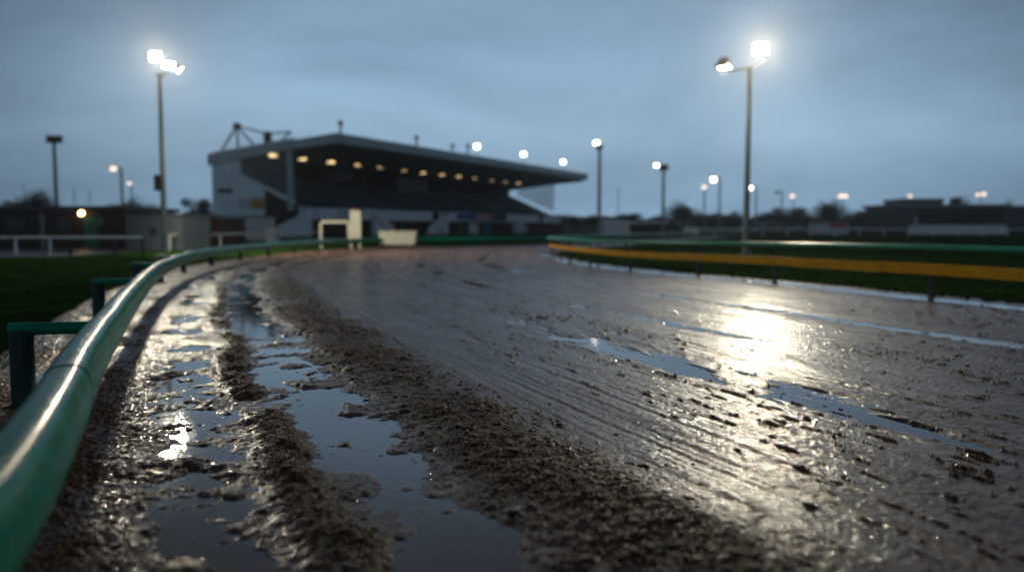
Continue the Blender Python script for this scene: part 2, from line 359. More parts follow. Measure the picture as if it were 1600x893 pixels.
M = dict(
    mud=mat_mud(), water=mat_water(), glass=mat_glass(),
    turf=mat_leaf('short_turf', (.012, .042, .008), (.032, .075, .016)),
    blade=mat_leaf('grass_blades', (.012, .042, .008), (.030, .070, .015)),
    leaf=mat_leaf('tree_leaves', (.014, .022, .018), (.035, .050, .036)),
    bark=mat('bark', (.07, .055, .045), .9, bump=.5, bscale=12),
    green=mat('green_rail_paint', (.0005, .235, .135), .20, var=.2, vscale=5, bump=.10, bscale=70, dirt=(.055, .060, .042), dscale=24, spec=.07),
    green_bright=mat('bright_green_rail_paint', (.006, .36, .19), .30, var=.15, vscale=3),
    green_post=mat('green_post_paint', (.002, .032, .022), .5, var=.3, vscale=6, bump=.3, bscale=30, dirt=(.05, .04, .03), dscale=8),
    dark_post=mat('dark_green_posts', (.008, .020, .016), .5, var=.3),
    yellow=mat('yellow_board_paint', (.92, .40, .012), .6, spec=.12, var=.15, vscale=3, dirt=(.16, .07, .02), dscale=6, bump=.15),
    galv=mat('galvanised_steel', (.16, .19, .20), .5, metal=.5, var=.2, vscale=4),
    dark_metal=mat('dark_metal', (.03, .035, .04), .5, metal=.4),
    cream=mat('cream_paint', (.84, .81, .66), .5, var=.06, dirt=(.35, .28, .18), dscale=4),
    white=mat('white_paint', (.75, .76, .78), .5, var=.1, dirt=(.25, .23, .2)),
    clad=mat('grey_cladding', (.72, .82, .85), .6, var=.1, vscale=.4),
    fascia=mat('grey_fascia', (.38, .46, .49), .5, var=.1, vscale=.5),
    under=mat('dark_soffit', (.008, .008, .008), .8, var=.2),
    brick=mat('red_brick', (.075, .032, .026), .85, var=.35, vscale=1.5, bump=.3, bscale=8),
    darkbrick=mat('dark_brick', (.030, .018, .016), .85, var=.35, vscale=1.5, bump=.3, bscale=8),
    concrete=mat('concrete', (.76, .79, .83), .7, var=.12, vscale=.8),
    terrace=mat('blue_seating', (.016, .042, .058), .6, var=.3, vscale=.8),
    pave=mat('wet_tarmac', (.055, .06, .07), .4, var=.3, vscale=.5),
    tan=mat('far_sand', (.22, .16, .12), .7, var=.2, vscale=.2),
    container=mat('grey_container', (.13, .15, .16), .5, var=.15, dirt=(.08, .07, .06), dscale=2),
    kiosk_w=mat('pale_kiosk', (.52, .54, .60), .6, var=.08),
    kiosk_b=mat('beige_kiosk', (.62, .57, .48), .6, var=.08),
    red=mat('red_panel', (.42, .07, .08), .5, var=.1), blue=mat('blue_panel', (.03, .06, .28), .5, var=.1),
    teal=mat('blue_door', (.01, .16, .30), .5, var=.1), gdoor=mat('green_door', (.01, .13, .06), .5, var=.1),
    orange=mat('orange_panel', (.55, .22, .03), .5, var=.3, vscale=1.2), pink=mat('pink_panel', (.50, .20, .20), .5, var=.1),
    roofdark=mat('dark_roof', (.03, .035, .045), .5, var=.2),
    flood=emit('floodlight_lens', (1, .93, .72), 18), flood_hi=emit('bright_floodlight_lens', (1, .93, .74), 110), flood_far=emit('distant_floodlight_lens', (1, .96, .84), 9),
    flood_dim=emit('dim_floodlight_lens', (1, .80, .66), 1.8), stand_lamp=emit('stand_lamp', (1, .72, .34), 1.9),
    stand_lamp_dim=emit('dim_stand_lamp', (1, .74, .42), .55), stand_lamp_mid=emit('worn_stand_lamp', (1, .66, .30), 1.1),
    wall_lamp=emit('wall_lamp', (1, .62, .25), 14),
)

def drops_and_splash(m):
    N = m.node_tree.nodes; L = m.node_tree.links; bs = N['Principled BSDF']; tc = N.new('ShaderNodeTexCoord')
    v = N.new('ShaderNodeTexVoronoi'); v.inputs['Scale'].default_value = 95; L.new(tc.outputs['Object'], v.inputs['Vector'])
    mr = N.new('ShaderNodeMapRange'); L.new(v.outputs['Distance'], mr.inputs['Value']); mr.inputs['From Min'].default_value = 0; mr.inputs['From Max'].default_value = .38; mr.inputs['To Min'].default_value = 1; mr.inputs['To Max'].default_value = 0
    b = N.new('ShaderNodeBump'); b.inputs['Strength'].default_value = .55; b.inputs['Distance'].default_value = .0018; L.new(mr.outputs[0], b.inputs['Height']); L.new(b.outputs[0], bs.inputs['Normal'])
    n = N.new('ShaderNodeTexNoise'); n.inputs['Scale'].default_value = 48; n.inputs['Detail'].default_value = 3; L.new(tc.outputs['Object'], n.inputs['Vector'])
    n2 = N.new('ShaderNodeTexNoise'); n2.inputs['Scale'].default_value = 3.5; n2.inputs['Detail'].default_value = 4; L.new(tc.outputs['Object'], n2.inputs['Vector'])
    mu = N.new('ShaderNodeMath'); mu.operation = 'MULTIPLY_ADD'; L.new(n2.outputs['Fac'], mu.inputs[0]); mu.inputs[1].default_value = .35; L.new(n.outputs['Fac'], mu.inputs[2])
    m3 = N.new('ShaderNodeMapRange'); L.new(mu.outputs[0], m3.inputs['Value']); m3.inputs['From Min'].default_value = .82; m3.inputs['From Max'].default_value = .88
    old = bs.inputs['Base Color'].links[0].from_socket
    x = N.new('ShaderNodeMix'); x.data_type = 'RGBA'; L.new(m3.outputs[0], x.inputs['Factor']); L.new(old, x.inputs['A']); x.inputs['B'].default_value = (.07, .048, .032, 1)
    L.new(x.outputs['Result'], bs.inputs['Base Color'])
for k_ in ('green', 'green_post', 'yellow'): drops_and_splash(M[k_])

# ------------------------------------------------------------------ sky and light
w = bpy.data.worlds.new('World'); scene.world = w; w.use_nodes = True
N = w.node_tree.nodes; L = w.node_tree.links; bg = N['Background']
SUN_EL, SUN_ROT = R(3.0), R(8.0)
sky = N.new('ShaderNodeTexSky'); sky.sky_type = 'NISHITA'; sky.sun_disc = False; sky.sun_elevation = SUN_EL; sky.sun_rotation = SUN_ROT
sky.air_density = 1.0; sky.dust_density = 3.0; sky.ozone_density = 4.0
tc = N.new('ShaderNodeTexCoord'); sep = N.new('ShaderNodeSeparateXYZ'); L.new(tc.outputs['Generated'], sep.inputs[0])
ramp = N.new('ShaderNodeValToRGB'); e = ramp.color_ramp.elements
L.new(sep.outputs['Z'], ramp.inputs['Fac'])
e[0].position = 0.0; e[0].color = (.212, .352, .500, 1); e[1].position = 1.0; e[1].color = (.034, .037, .046, 1)
for pos, c in ((.10, (.242, .370, .498)), (.20, (.200, .315, .445)), (.36, (.118, .165, .228)), (.55, (.068, .078, .100))):
    k = e.new(pos); k.color = (*c, 1)
# overcast: soft cloud banks, and brighter cloud where the sun has set
mp = N.new('ShaderNodeMapping'); mp.inputs['Scale'].default_value = (1.0, 1.0, 2.6); L.new(tc.outputs['Generated'], mp.inputs['Vector'])
cn = N.new('ShaderNodeTexNoise'); cn.inputs['Scale'].default_value = 2.1; cn.inputs['Detail'].default_value = 5; cn.inputs['Roughness'].default_value = .5; cn.inputs['Distortion'].default_value = .4; L.new(mp.outputs[0], cn.inputs['Vector'])
cm = N.new('ShaderNodeMapRange'); L.new(cn.outputs['Fac'], cm.inputs['Value']); cm.inputs['From Min'].default_value = .3; cm.inputs['From Max'].default_value = .7; cm.inputs['To Min'].default_value = .66; cm.inputs['To Max'].default_value = 1.26
dotn = N.new('ShaderNodeVectorMath'); dotn.operation = 'DOT_PRODUCT'; L.new(tc.outputs['Generated'], dotn.inputs[0]); dotn.inputs[1].default_value = Vector((0.06, 1, 0.12)).normalized()
am = N.new('ShaderNodeMapRange'); L.new(dotn.outputs['Value'], am.inputs['Value']); am.inputs['From Min'].default_value = .76; am.inputs['From Max'].default_value = 1.0; am.inputs['To Min'].default_value = .56; am.inputs['To Max'].default_value = 1.32
bk = N.new('ShaderNodeMapRange'); L.new(dotn.outputs['Value'], bk.inputs['Value']); bk.inputs['From Min'].default_value = .35; bk.inputs['From Max'].default_value = -.6; bk.inputs['To Min'].default_value = 0; bk.inputs['To Max'].default_value = .25  # added brightness in the unseen sky behind the camera, fill for surfaces facing it
ad = N.new('ShaderNodeMath'); ad.operation = 'ADD'; L.new(am.outputs[0], ad.inputs[0]); L.new(bk.outputs[0], ad.inputs[1])
mu = N.new('ShaderNodeMath'); mu.operation = 'MULTIPLY'; L.new(cm.outputs[0], mu.inputs[0]); L.new(ad.outputs[0], mu.inputs[1])
sc_ = N.new('ShaderNodeVectorMath'); sc_.operation = 'SCALE'; L.new(ramp.outputs['Color'], sc_.inputs[0]); L.new(mu.outputs[0], sc_.inputs['Scale'])
s2 = N.new('ShaderNodeVectorMath'); s2.operation = 'SCALE'; L.new(sky.outputs[0], s2.inputs[0]); s2.inputs['Scale'].default_value = 0.10
s3 = N.new('ShaderNodeVectorMath'); s3.operation = 'SCALE'; L.new(sc_.outputs[0], s3.inputs[0]); s3.inputs['Scale'].default_value = 10.3
mix = N.new('ShaderNodeMix'); mix.data_type = 'RGBA'; mix.inputs['Factor'].default_value = 0.97
L.new(s2.outputs[0], mix.inputs['A']); L.new(s3.outputs[0], mix.inputs['B'])
L.new(mix.outputs['Result'], bg.inputs['Color']); bg.inputs['Strength'].default_value = 0.1

sl = bpy.data.lights.new('sun', 'SUN'); sl.energy = 0.03; sl.angle = R(120); sl.color = (1, .93, .88)
so = bpy.data.objects.new('sun', sl); col.objects.link(so)
so.rotation_euler = Vector((math.sin(SUN_ROT), math.cos(SUN_ROT), math.tan(R(14)))).to_track_quat('Z', 'Y').to_euler()

# ------------------------------------------------------------------ ground, mud track, puddles
def polar_grid(r, a):
    RR, AA = np.meshgrid(r, a, indexing='ij')
    x = OX + RR * np.sin(AA); y = OY + RR * np.cos(AA)
    n, m = RR.shape; i = np.arange(n * m).reshape(n, m)
    Q = np.stack([i[:-1, :-1], i[:-1, 1:], i[1:, 1:], i[1:, :-1]], -1).reshape(-1, 4)
    return x.ravel(), y.ravel(), Q

def keep(Q, ok, V, attrs):
    Q = Q[ok[Q].all(1)]; used = np.unique(Q); mp_ = np.full(len(V), -1); mp_[used] = np.arange(len(used))
    return V[used], mp_[Q], {k: v[used] for k, v in attrs.items()}

rr = [1.9]
while rr[-1] < 118: rr.append(rr[-1] * (1.0026 if rr[-1] < 14 else 1.0045))
x, y, Q = polar_grid(np.array(rr), np.linspace(R(-56), R(56), 1500))
s_, t_, t2_ = fields(x, y)
ok = (t_ > -1.45) & (t2_ < 0.8)
V0 = np.c_[x, y, x * 0]
V0, Q, at = keep(Q, ok, V0, {})
h, lo, s, t, t2 = mud(V0[:, 0], V0[:, 1]); V0[:, 2] = h
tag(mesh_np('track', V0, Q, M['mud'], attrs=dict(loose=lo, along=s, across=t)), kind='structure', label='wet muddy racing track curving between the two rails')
MUD_H = None
x, y, Q = polar_grid(np.exp(np.linspace(math.log(1.2), math.log(118), 200)), np.linspace(R(-58), R(58), 300))
s_, t_, t2_ = fields(x, y)
V0 = np.c_[x, y, x * 0]
V0, Q, _ = keep(Q, (t_ > -1.1) & (t2_ < 0.55), V0, {})
tag(mesh_np('water', V0, Q, M['water']), kind='structure', label='still puddle water lying in the ruts of the track')

gr = np.r_[np.exp(np.linspace(math.log(.7), math.log(120), 420)), np.exp(np.linspace(math.log(130), math.log(4000), 30))]
x, y, Q = polar_grid(gr, np.linspace(-math.pi, math.pi, 721))
inside = (np.abs(np.arctan2(x - OX, y - OY)) < A_MAX) & (np.hypot(x - OX, y - OY) < 119)
s_, t_, t2_ = fields(x, y)
wb = 0.13 * fbm(x * 1.5, y * 1.5, 3, 5)
onland = np.maximum(sst(-0.72, -1.0, t_ + wb), sst(0.02, 0.28, t2_ + wb))
gz = np.where(inside, -0.16 + onland * 0.19, -0.0) + 0.012 * fbm(x * .9, y * .9, 3, 6)
gz = np.where(np.hypot(x, y) > 119, 0.02, gz); gz = np.where((np.hypot(x, y) <= 119) & ~inside, 0.0, gz)
tag(mesh_np('ground', np.c_[x, y, gz], Q, M['turf']), kind='structure', label='short dark turf around the track reaching to the horizon')

# grass blades on the verge and the infield
def blades(n, region, hmin, hmax, wmul):
    pts = []
    while sum(len(p) for p in pts) < n:
        a = rng.uniform(region[0], region[1], n); r = np.exp(rng.uniform(math.log(region[2]), math.log(region[3]), n))
        x = OX + r * np.sin(a); y = OY + r * np.cos(a); s, t, t2 = fields(x, y)
        wbl = 0.13 * fbm(x * 1.5, y * 1.5, 3, 5)
        k = (t + wbl < -0.8 - rng.exponential(.05, n)) | (t2 + wbl > 0.08 + rng.exponential(.05, n))
        pts.append(np.c_[x, y, r][k])
    p = np.vstack(pts)[:n]; n = len(p)
    hgt = rng.uniform(hmin, hmax, n); wd = wmul * (0.004 + p[:, 2] * 0.0011); th = rng.uniform(0, 2 * np.pi, n); le = rng.uniform(.2, .9, n) * hgt; ld = rng.uniform(0, 2 * np.pi, n)
    dx = np.cos(th) * wd; dy = np.sin(th) * wd; z0 = 0.012
    V = np.empty((n, 3, 3)); V[:, 0] = np.c_[p[:, 0] - dx, p[:, 1] - dy, np.full(n, z0)]; V[:, 1] = np.c_[p[:, 0] + dx, p[:, 1] + dy, np.full(n, z0)]
    V[:, 2] = np.c_[p[:, 0] + np.cos(ld) * le, p[:, 1] + np.sin(ld) * le, z0 + hgt]
    return V.reshape(-1, 3), np.arange(n * 3).reshape(-1, 3)
Va, Fa = blades(90000, (R(-56), R(-15), 3.5, 45), .018, .045, 1.0)
Vb, Fb = blades(70000, (R(-2), R(56), 10, 60), .02, .05, 1.2)
tag(mesh_np('grass', np.vstack([Va, Vb]), np.vstack([Fa, Fb + len(Va)]), M['blade'], smooth=False), kind='stuff', label='short wet grass growing behind both rails')

# loose lumps of mud thrown out of the ridges
def lumps(n):
    import bmesh
    b = bmesh.new(); bmesh.ops.create_icosphere(b, subdivisions=2, radius=1); base = np.array([v.co[:] for v in b.verts]); F = np.array([[v.index for v in f.verts] for f in b.faces]); b.free()
    smp = outer[8:]
    out_v, out_f = [], []
    m = n * 6
    sdist = rng.uniform(0, 1, m) ** 1.6 * 17 + 4.5
    kind = rng.random(m)
    t = np.where(kind < .2, rng.normal(.93, .13, m), np.where(kind < .72, rng.normal(2.1, .36, m), np.where(kind < .82, rng.uniform(-.5, 1.8, m), rng.uniform(2.4, 12, m))))
    acc = np.r_[0, np.cumsum(np.linalg.norm(np.diff(outer, axis=0), axis=1))]
    px = np.interp(sdist, acc, outer[:, 0]); py = np.interp(sdist, acc, outer[:, 1])
    ex = np.interp(sdist + .3, acc, outer[:, 0]) - px; ey = np.interp(sdist + .3, acc, outer[:, 1]) - py; l = np.hypot(ex, ey)
    x = px + ey / l * t; y = py - ex / l * t
    h, lo, s, tt, t2 = mud(x, y)
    far = kind >= .82
    acc_p = np.where(far, lo * 1.5 + .015, np.clip(lo * 1.3 + .04, 0, 1))
    k = (rng.random(m) < acc_p) & (h > -.004) & (t2 < -.3); idx = np.nonzero(k)[0][:n]
    for i in idx:
        r = rng.uniform(.004, .011) + (rng.random() < .10) * rng.uniform(0, .012)
        if far[i]: r *= .8
        v = base * (1 + .5 * perlin(base[:, 0] * 1.3 + i * 3.1, base[:, 1] * 1.3 + base[:, 2], 7))[:, None]
        v = v * np.array([rng.uniform(.9, 2.6), rng.uniform(.6, 1.1), rng.uniform(.35, .8)]) * r
        a = rng.uniform(0, 6.28); ca_, sa_ = math.cos(a), math.sin(a); v = np.c_[v[:, 0] * ca_ - v[:, 1] * sa_, v[:, 0] * sa_ + v[:, 1] * ca_, v[:, 2]]
        out_v.append(v + [x[i], y[i], h[i] + r * .15]); out_f.append(F + len(base) * len(out_f))
    return np.vstack(out_v), np.vstack(out_f)
M['clod'] = mat('loose_mud', (.085, .055, .029), .5, var=.5, vscale=9, bump=.6, bscale=90)
Vl, Fl = lumps(4200)
tag(mesh_np('mud_clods', Vl, Fl, M['clod']), kind='stuff', label='small loose clods of mud scattered over the ridges of the track')

def fibres(n):
    m = n * 5
    sd = rng.uniform(0, 1, m) ** 1.5 * 16 + 4.2; kind = rng.random(m)
    t = np.where(kind < .16, rng.normal(.93, .14, m), np.where(kind < .78, rng.normal(2.08, .40, m), rng.uniform(-.6, 12, m)))
    px = np.interp(sd, acc0, outer[:, 0]); py = np.interp(sd, acc0, outer[:, 1]); ex = np.interp(sd + .3, acc0, outer[:, 0]) - px; ey = np.interp(sd + .3, acc0, outer[:, 1]) - py; l = np.hypot(ex, ey)
    x = px + ey / l * t; y = py - ex / l * t
    h, lo, s, tt, t2 = mud(x, y)
    k = (rng.random(m) < np.clip(lo * 1.4 + .008, 0, 1)) & (h > -.002) & (t2 < -.3); i = np.nonzero(k)[0][:n]
    x, y, h = x[i], y[i], h[i]; n = len(i)
    a = rng.uniform(0, 2 * np.pi, n); ln = rng.uniform(.010, .034, n); wd = rng.uniform(.0007, .0018, n); bend = rng.uniform(-.5, .5, n); lift = rng.uniform(-.2, .7, n) * ln
    V = np.empty((n, 6, 3))
    for j, f in enumerate((-1, 0, 1)):
        cxp = x + np.cos(a) * ln * f - np.sin(a) * bend * ln * (f * f); cyp = y + np.sin(a) * ln * f + np.cos(a) * bend * ln * (f * f); cz = h + .003 + lift * (f + 1) / 2
        V[:, j] = np.c_[cxp - np.sin(a) * wd, cyp + np.cos(a) * wd, cz]; V[:, 5 - j] = np.c_[cxp + np.sin(a) * wd, cyp - np.cos(a) * wd, cz + .0006]
    b = np.arange(n)[:, None] * 6
    return V.reshape(-1, 3), np.vstack([b + [0, 1, 4, 5], b + [1, 2, 3, 4]])
acc0 = np.r_[0, np.cumsum(np.linalg.norm(np.diff(outer, axis=0), axis=1))]
M['fibre'] = mat('wet_fibre', (.15, .10, .05), .5, var=.7, vscale=14)
Vf, Ff = fibres(26000)
tag(mesh_np('mud_fibres', Vf, Ff, M['fibre'], smooth=False), kind='stuff', label='short wet fibres mixed into the loose mud of the ridges')

# ------------------------------------------------------------------ outer green rail
acc_o = np.r_[0, np.cumsum(np.linalg.norm(np.diff(outer, axis=0), axis=1))]
def at_o(s, off=0.0):
    x = np.interp(s, acc_o, outer[:, 0]); y = np.interp(s, acc_o, outer[:, 1]); s2 = min(s + .2, acc_o[-1]); s1 = s2 - .4
    dx = np.interp(s2, acc_o, outer[:, 0]) - np.interp(s1, acc_o, outer[:, 0]); dy = np.interp(s2, acc_o, outer[:, 1]) - np.interp(s1, acc_o, outer[:, 1]); l = math.hypot(dx, dy)
    return Vector((x + dy / l * off, y - dx / l * off, 0)), Vector((dx / l, dy / l, 0))
s_near = float(signed(outer, np.array([-2.75]), np.array([5.4]))[0][0])
orail = thing('running_rail', (outer[0][0], outer[0][1], 0), 'thick green tubular rail sweeping from the lower left foreground around the bend', 'rail')
def rel(root, mb): # vertices into the thing's own space (no rotation)
    l = root.location; mb.v = [(a - l.x, b - l.y, c - l.z) for a, b, c in mb.v]; return mb
mb = MB(); ss = np.r_[np.arange(0, 26, .12), np.arange(26, acc_o[-1], .4)]
mb.tube([at_o(q)[0] + Vector((0, 0, RAIL_Z + .004 * math.sin(q * 1.9) + .003 * math.sin(q * 4.7))) for q in ss], .098, 28, ry=1.28)
rel(orail, mb).build('rail', M['green'], orail, smooth=True)
# sleeves where lengths join
for q in np.arange(s_near - 2.2, 40, 5.6):
    mb = MB(); mb.tube([at_o(q + k)[0] + Vector((0, 0, RAIL_Z)) for k in (-.05, 0, .05)], .0995, 28, ry=1.28); rel(orail, mb).build('joint_sleeve', M['green'], orail, smooth=True)
q = s_near; posts = []
while q < acc_o[-1] - 2:
    posts.append(q); q += 5.0 if q < s_near + 9 else 3.7
posts = [s_near - 5.2] + posts
for q in posts:
    p, d = at_o(q); nrm = Vector((-d.y, d.x, 0))           # to the outside
    if q <= s_near + 11: nrm = (nrm * .55 + Vector((-1, .02, 0)) * .45).normalized()
    e_ = p + nrm * .52
    mb = MB(); mb.tube([e_ + Vector((0, 0, -.1)), e_ + Vector((0, 0, RAIL_Z - .03))], .074, 16)
    mb.tube([e_ + Vector((0, 0, RAIL_Z - .032)), e_ + Vector((0, 0, RAIL_Z + .018))], .078, 16)
    rel(orail, mb).build('post', M['green_post'], orail, smooth=True)
    mb = MB(); mb.tube([e_ + nrm * .07 + Vector((0, 0, RAIL_Z + .028)), p + Vector((0, 0, RAIL_Z + .028))], .042, 16)
    rel(orail, mb).build('arm', M['green_post'] if False else M['green'], orail, smooth=True)

# ------------------------------------------------------------------ inner green rail with yellow board
acc_i = np.r_[0, np.cumsum(np.linalg.norm(np.diff(inner, axis=0), axis=1))]
def at_i(s, off=0.0):
    s = max(.21, min(s, acc_i[-1] - .21)); x = np.interp(s, acc_i, inner[:, 0]); y = np.interp(s, acc_i, inner[:, 1])
    dx = np.interp(s + .2, acc_i, inner[:, 0]) - np.interp(s - .2, acc_i, inner[:, 0]); dy = np.interp(s + .2, acc_i, inner[:, 1]) - np.interp(s - .2, acc_i, inner[:, 1]); l = math.hypot(dx, dy)
    return Vector((x + dy / l * off, y - dx / l * off, 0)), Vector((dx / l, dy / l, 0))
sI = lambda px, py: float(signed(inner, np.array([Z(px, py)[0]]), np.array([Z(px, py)[1]]))[0][0])
s_p = [sI(*p) for p in [(1455, 463), (1211, 440), (1091, 430), (985, 419.5), (932, 411.5), (893, 406)]]
s_end = float(signed(inner, np.array([1.75]), np.array([36.]))[0][0])
def hz(s): return float(np.interp(s, [s_p[0] - 12, s_p[0], s_p[3], s_end, s_end + 40], [.88, .865, .79, .75, .75]))
irail = thing('running_rail', (inner[0][0], inner[0][1], 0), 'thin green rail above a long yellow kick board along the inside of the bend', 'rail')
mb = MB(); ss = np.arange(0, acc_i[-1] - .3, .3)
mb.tube([at_i(q, -.16)[0] + Vector((0, 0, hz(q))) for q in ss], .052, 14); rel(irail, mb).build('rail', M['green_bright'], irail, smooth=True)
posts = [s_p[0] - 10, s_p[0] - 5] + s_p + list(np.arange(s_p[-1] + 2.2, acc_i[-1] - 1, 3.2))
for q in posts:
    p, d = at_i(q); nx = Vector((d.y, -d.x, 0))
    mb = MB(); mb.box(p + Vector((0, 0, .235)), (.075, .075, .67), math.atan2(d.y, d.x)); rel(irail, mb).build('post', M['dark_post'], irail)
    top = p + Vector((0, 0, hz(q) - .02)) - nx * .16 - d * .0
    mb = MB(); mb.tube([p + Vector((0, 0, .53)), p + Vector((0, 0, .64)) - nx * .01 + d * .06, p + Vector((0, 0, hz(q) - .1)) - nx * .07 + d * .16, top + d * .22], [.032, .030, .028, .026], 8)
    rel(irail, mb).build('bracket', M['dark_post'], irail, smooth=True)
# yellow board in lengths
def board(q0, q1, dz=0.0):
    mb = MB(); pts = np.arange(q0, q1 + .01, (q1 - q0) / max(2, int((q1 - q0) / .4))); n0 = 0
    for q in pts:
        p, d = at_i(q, -.065); nx = Vector((d.y, -d.x, 0)) * .018; zc = float(np.interp(q, [s_p[0], s_p[3], s_end], [.475, .44, .43])) + dz; hh = float(np.interp(q, [s_p[0], s_end], [.098, .062]))
        mb.v += [tuple(p + nx + Vector((0, 0, zc - hh))), tuple(p - nx + Vector((0, 0, zc - hh))), tuple(p - nx + Vector((0, 0, zc + hh))), tuple(p + nx + Vector((0, 0, zc + hh)))]
    for i in range(len(pts) - 1):
        for j in range(4): a = i * 4 + j; b = i * 4 + (j + 1) % 4; mb.f.append((a, b, b + 4, a + 4))
    mb.f += [(0, 1, 2, 3), tuple((len(pts) - 1) * 4 + j for j in (3, 2, 1, 0))]
    rel(irail, mb).build('kick_board', M['yellow'], irail)
cut = sI(1247, 443); ed = [cut - 15, cut - 9, cut - 2.3, cut, cut + 4.4, cut + 8.8, cut + 13.2, cut + 17, s_end + .8]
for i in range(len(ed) - 1):
    if ed[i + 1] - ed[i] > .5: board(max(.3, ed[i] + .006), ed[i + 1] - .006, (0, .006, -.004, .008, -.006, .004, 0, 0)[i % 8])

# ------------------------------------------------------------------ floodlight masts
def head(root, c, az, tilt, lens, size=(.55, .42, .16), top=None):
    """a floodlight: shallow tapered housing, glowing lens on the side that faces az / tilt down"""
    rot = Matrix.Rotation(az, 3, 'Z') @ Matrix.Rotation(-tilt, 3, 'X')       # local +Y is the beam
    sx, sz, sy = size
    mb = MB(); c = Vector(c) - root.location
    f = [Vector((x, sy / 2, z)) for x, z in ((-sx / 2, -sz / 2), (sx / 2, -sz / 2), (sx / 2, sz / 2), (-sx / 2, sz / 2))]
    g = [Vector((x * .6, -sy, z * .55)) for x, z in ((-sx / 2, -sz / 2), (sx / 2, -sz / 2), (sx / 2, sz / 2), (-sx / 2, sz / 2))]
    mb.add([c + rot @ p for p in f + g], [(0, 1, 2, 3), (7, 6, 5, 4), (0, 4, 5, 1), (1, 5, 6, 2), (2, 6, 7, 3), (3, 7, 4, 0)])
    mb.box(c + rot @ Vector((0, sy / 2 + .05, sz / 2 + .012)), (sx, .14, .02), M=rot)      # visor
    hd = mb.build('lamp_head', M['dark_metal'], root)
    ml = MB(); ml.box(c + rot @ Vector((0, sy / 2 + .012, 0)), (sx * .88, .02, sz * .84), M=rot); ml.build('lens', M[lens], hd)
    return c + root.location, rot @ Vector((0, 1, 0))

def face(p, tx, ty):            # azimuth that points local +Y from p to (tx, ty)
    return math.atan2(ty - p[1], tx - p[0]) - math.pi / 2

def spot(c, dirv, watts, colr=(1, .89, .66), size=R(150), rad=.22, aim=None, blend=.6):
    if aim is not None: dirv = (Vector(aim) - Vector(c)).normalized()
    l = bpy.data.lights.new('floodlight_beam', 'SPOT'); l.energy = watts; l.color = colr; l.spot_size = size; l.spot_blend = blend; l.shadow_soft_size = rad
    o = bpy.data.objects.new('floodlight_beam', l); col.objects.link(o); o.location = Vector(c) + dirv * .35
    o.rotation_euler = dirv.to_track_quat('-Z', 'Y').to_euler(); return o

# left mast
b = P(258, 395, 38); topz = P(250, 116, 38).z
mA = thing('floodlight_mast', (b.x, 38, 0), 'tall left mast with three clustered lit lamps and a dark box on its pole', 'floodlight mast', group='floodlight masts around the track')
mb = MB(); mb.tube([(0, 0, 0), (0, 0, topz)], [.15, .085], 16); mb.tube([(0, 0, 0), (0, 0, .12)], .24, 16); mb.build('pole', M['galv'], mA, smooth=True)
bx = P(250, 286, 38) - mA.location; mb = MB(); mb.box((bx.x, -.12, bx.z), (.36, .3, .74)); mb.build('switch_box', M['dark_metal'], mA, bevel=.02)
c1, c2, c3 = P(243, 88, 38), P(263, 100, 37.6), P(279, 108, 37.3)
mb = MB(); mb.tube([Vector((-.25, .1, topz - .05)), Vector((.45, -.25, topz + .02))], .05, 8); mb.tube([Vector((0, 0, topz - .3)), Vector((.4, -.3, topz - .02))], .035, 8); mb.build('cross_arm', M['galv'], mA)
wA = []
for c, aim, tl, ln, sz in ((c1, (-1, 2), R(28), 'flood_hi', (.50, .44, .2)), (c2, (1.5, 6), R(38), 'flood_hi', (.50, .36, .16)), (c3, (-2, 45), R(40), 'flood', (.50, .32, .14))):
    wA.append(head(mA, c, face(c, *aim), tl, ln, sz))
spot(wA[0][0], wA[0][1], 2900, size=R(66), aim=(-1.6, 4.5, 0), blend=1); spot(wA[1][0], wA[1][1], 900); spot(wA[2][0], wA[2][1], 4200)
# right mast
b = P(1165, 399, 34); topz = P(1165, 106, 34).z
mB_ = thing('floodlight_mast', (b.x, 34, 0), 'tall infield mast with one dazzling lamp and one dimmer lamp on a slanted arm', 'floodlight mast', group='floodlight masts around the track')
mb = MB(); mb.tube([(0, 0, 0), (0, 0, topz)], [.15, .085], 16); mb.tube([(0, 0, topz - .35), (0, 0, topz)], [.09, .13], 16); mb.tube([(0, 0, 0), (0, 0, .12)], .24, 16); mb.build('pole', M['galv'], mB_, smooth=True)
pl, pr = P(1136, 112, 34) - mB_.location, P(1196, 94, 34) - mB_.location
mb = MB(); mb.tube([pl, Vector((0, 0, topz)), pr], .05, 10); mb.tube([pl + Vector((-.1, 0, -.08)), pl + Vector((.02, 0, .22))], .04, 8); mb.build('cross_arm', M['galv'], mB_, smooth=True)
c1, c2 = P(1189, 76, 33.9), P(1132, 100, 33.9)
h1 = head(mB_, c1, face(c1, .5, 4), R(24), 'flood_hi', (.60, .52, .2)); h2 = head(mB_, c2, face(c2, 0, 25), R(68), 'flood', (.6, .40, .26))
spot(h1[0], h1[1], 6800, size=R(44), aim=(1.6, 4.2, 0), blend=1); spot(h2[0], h2[1], 500)

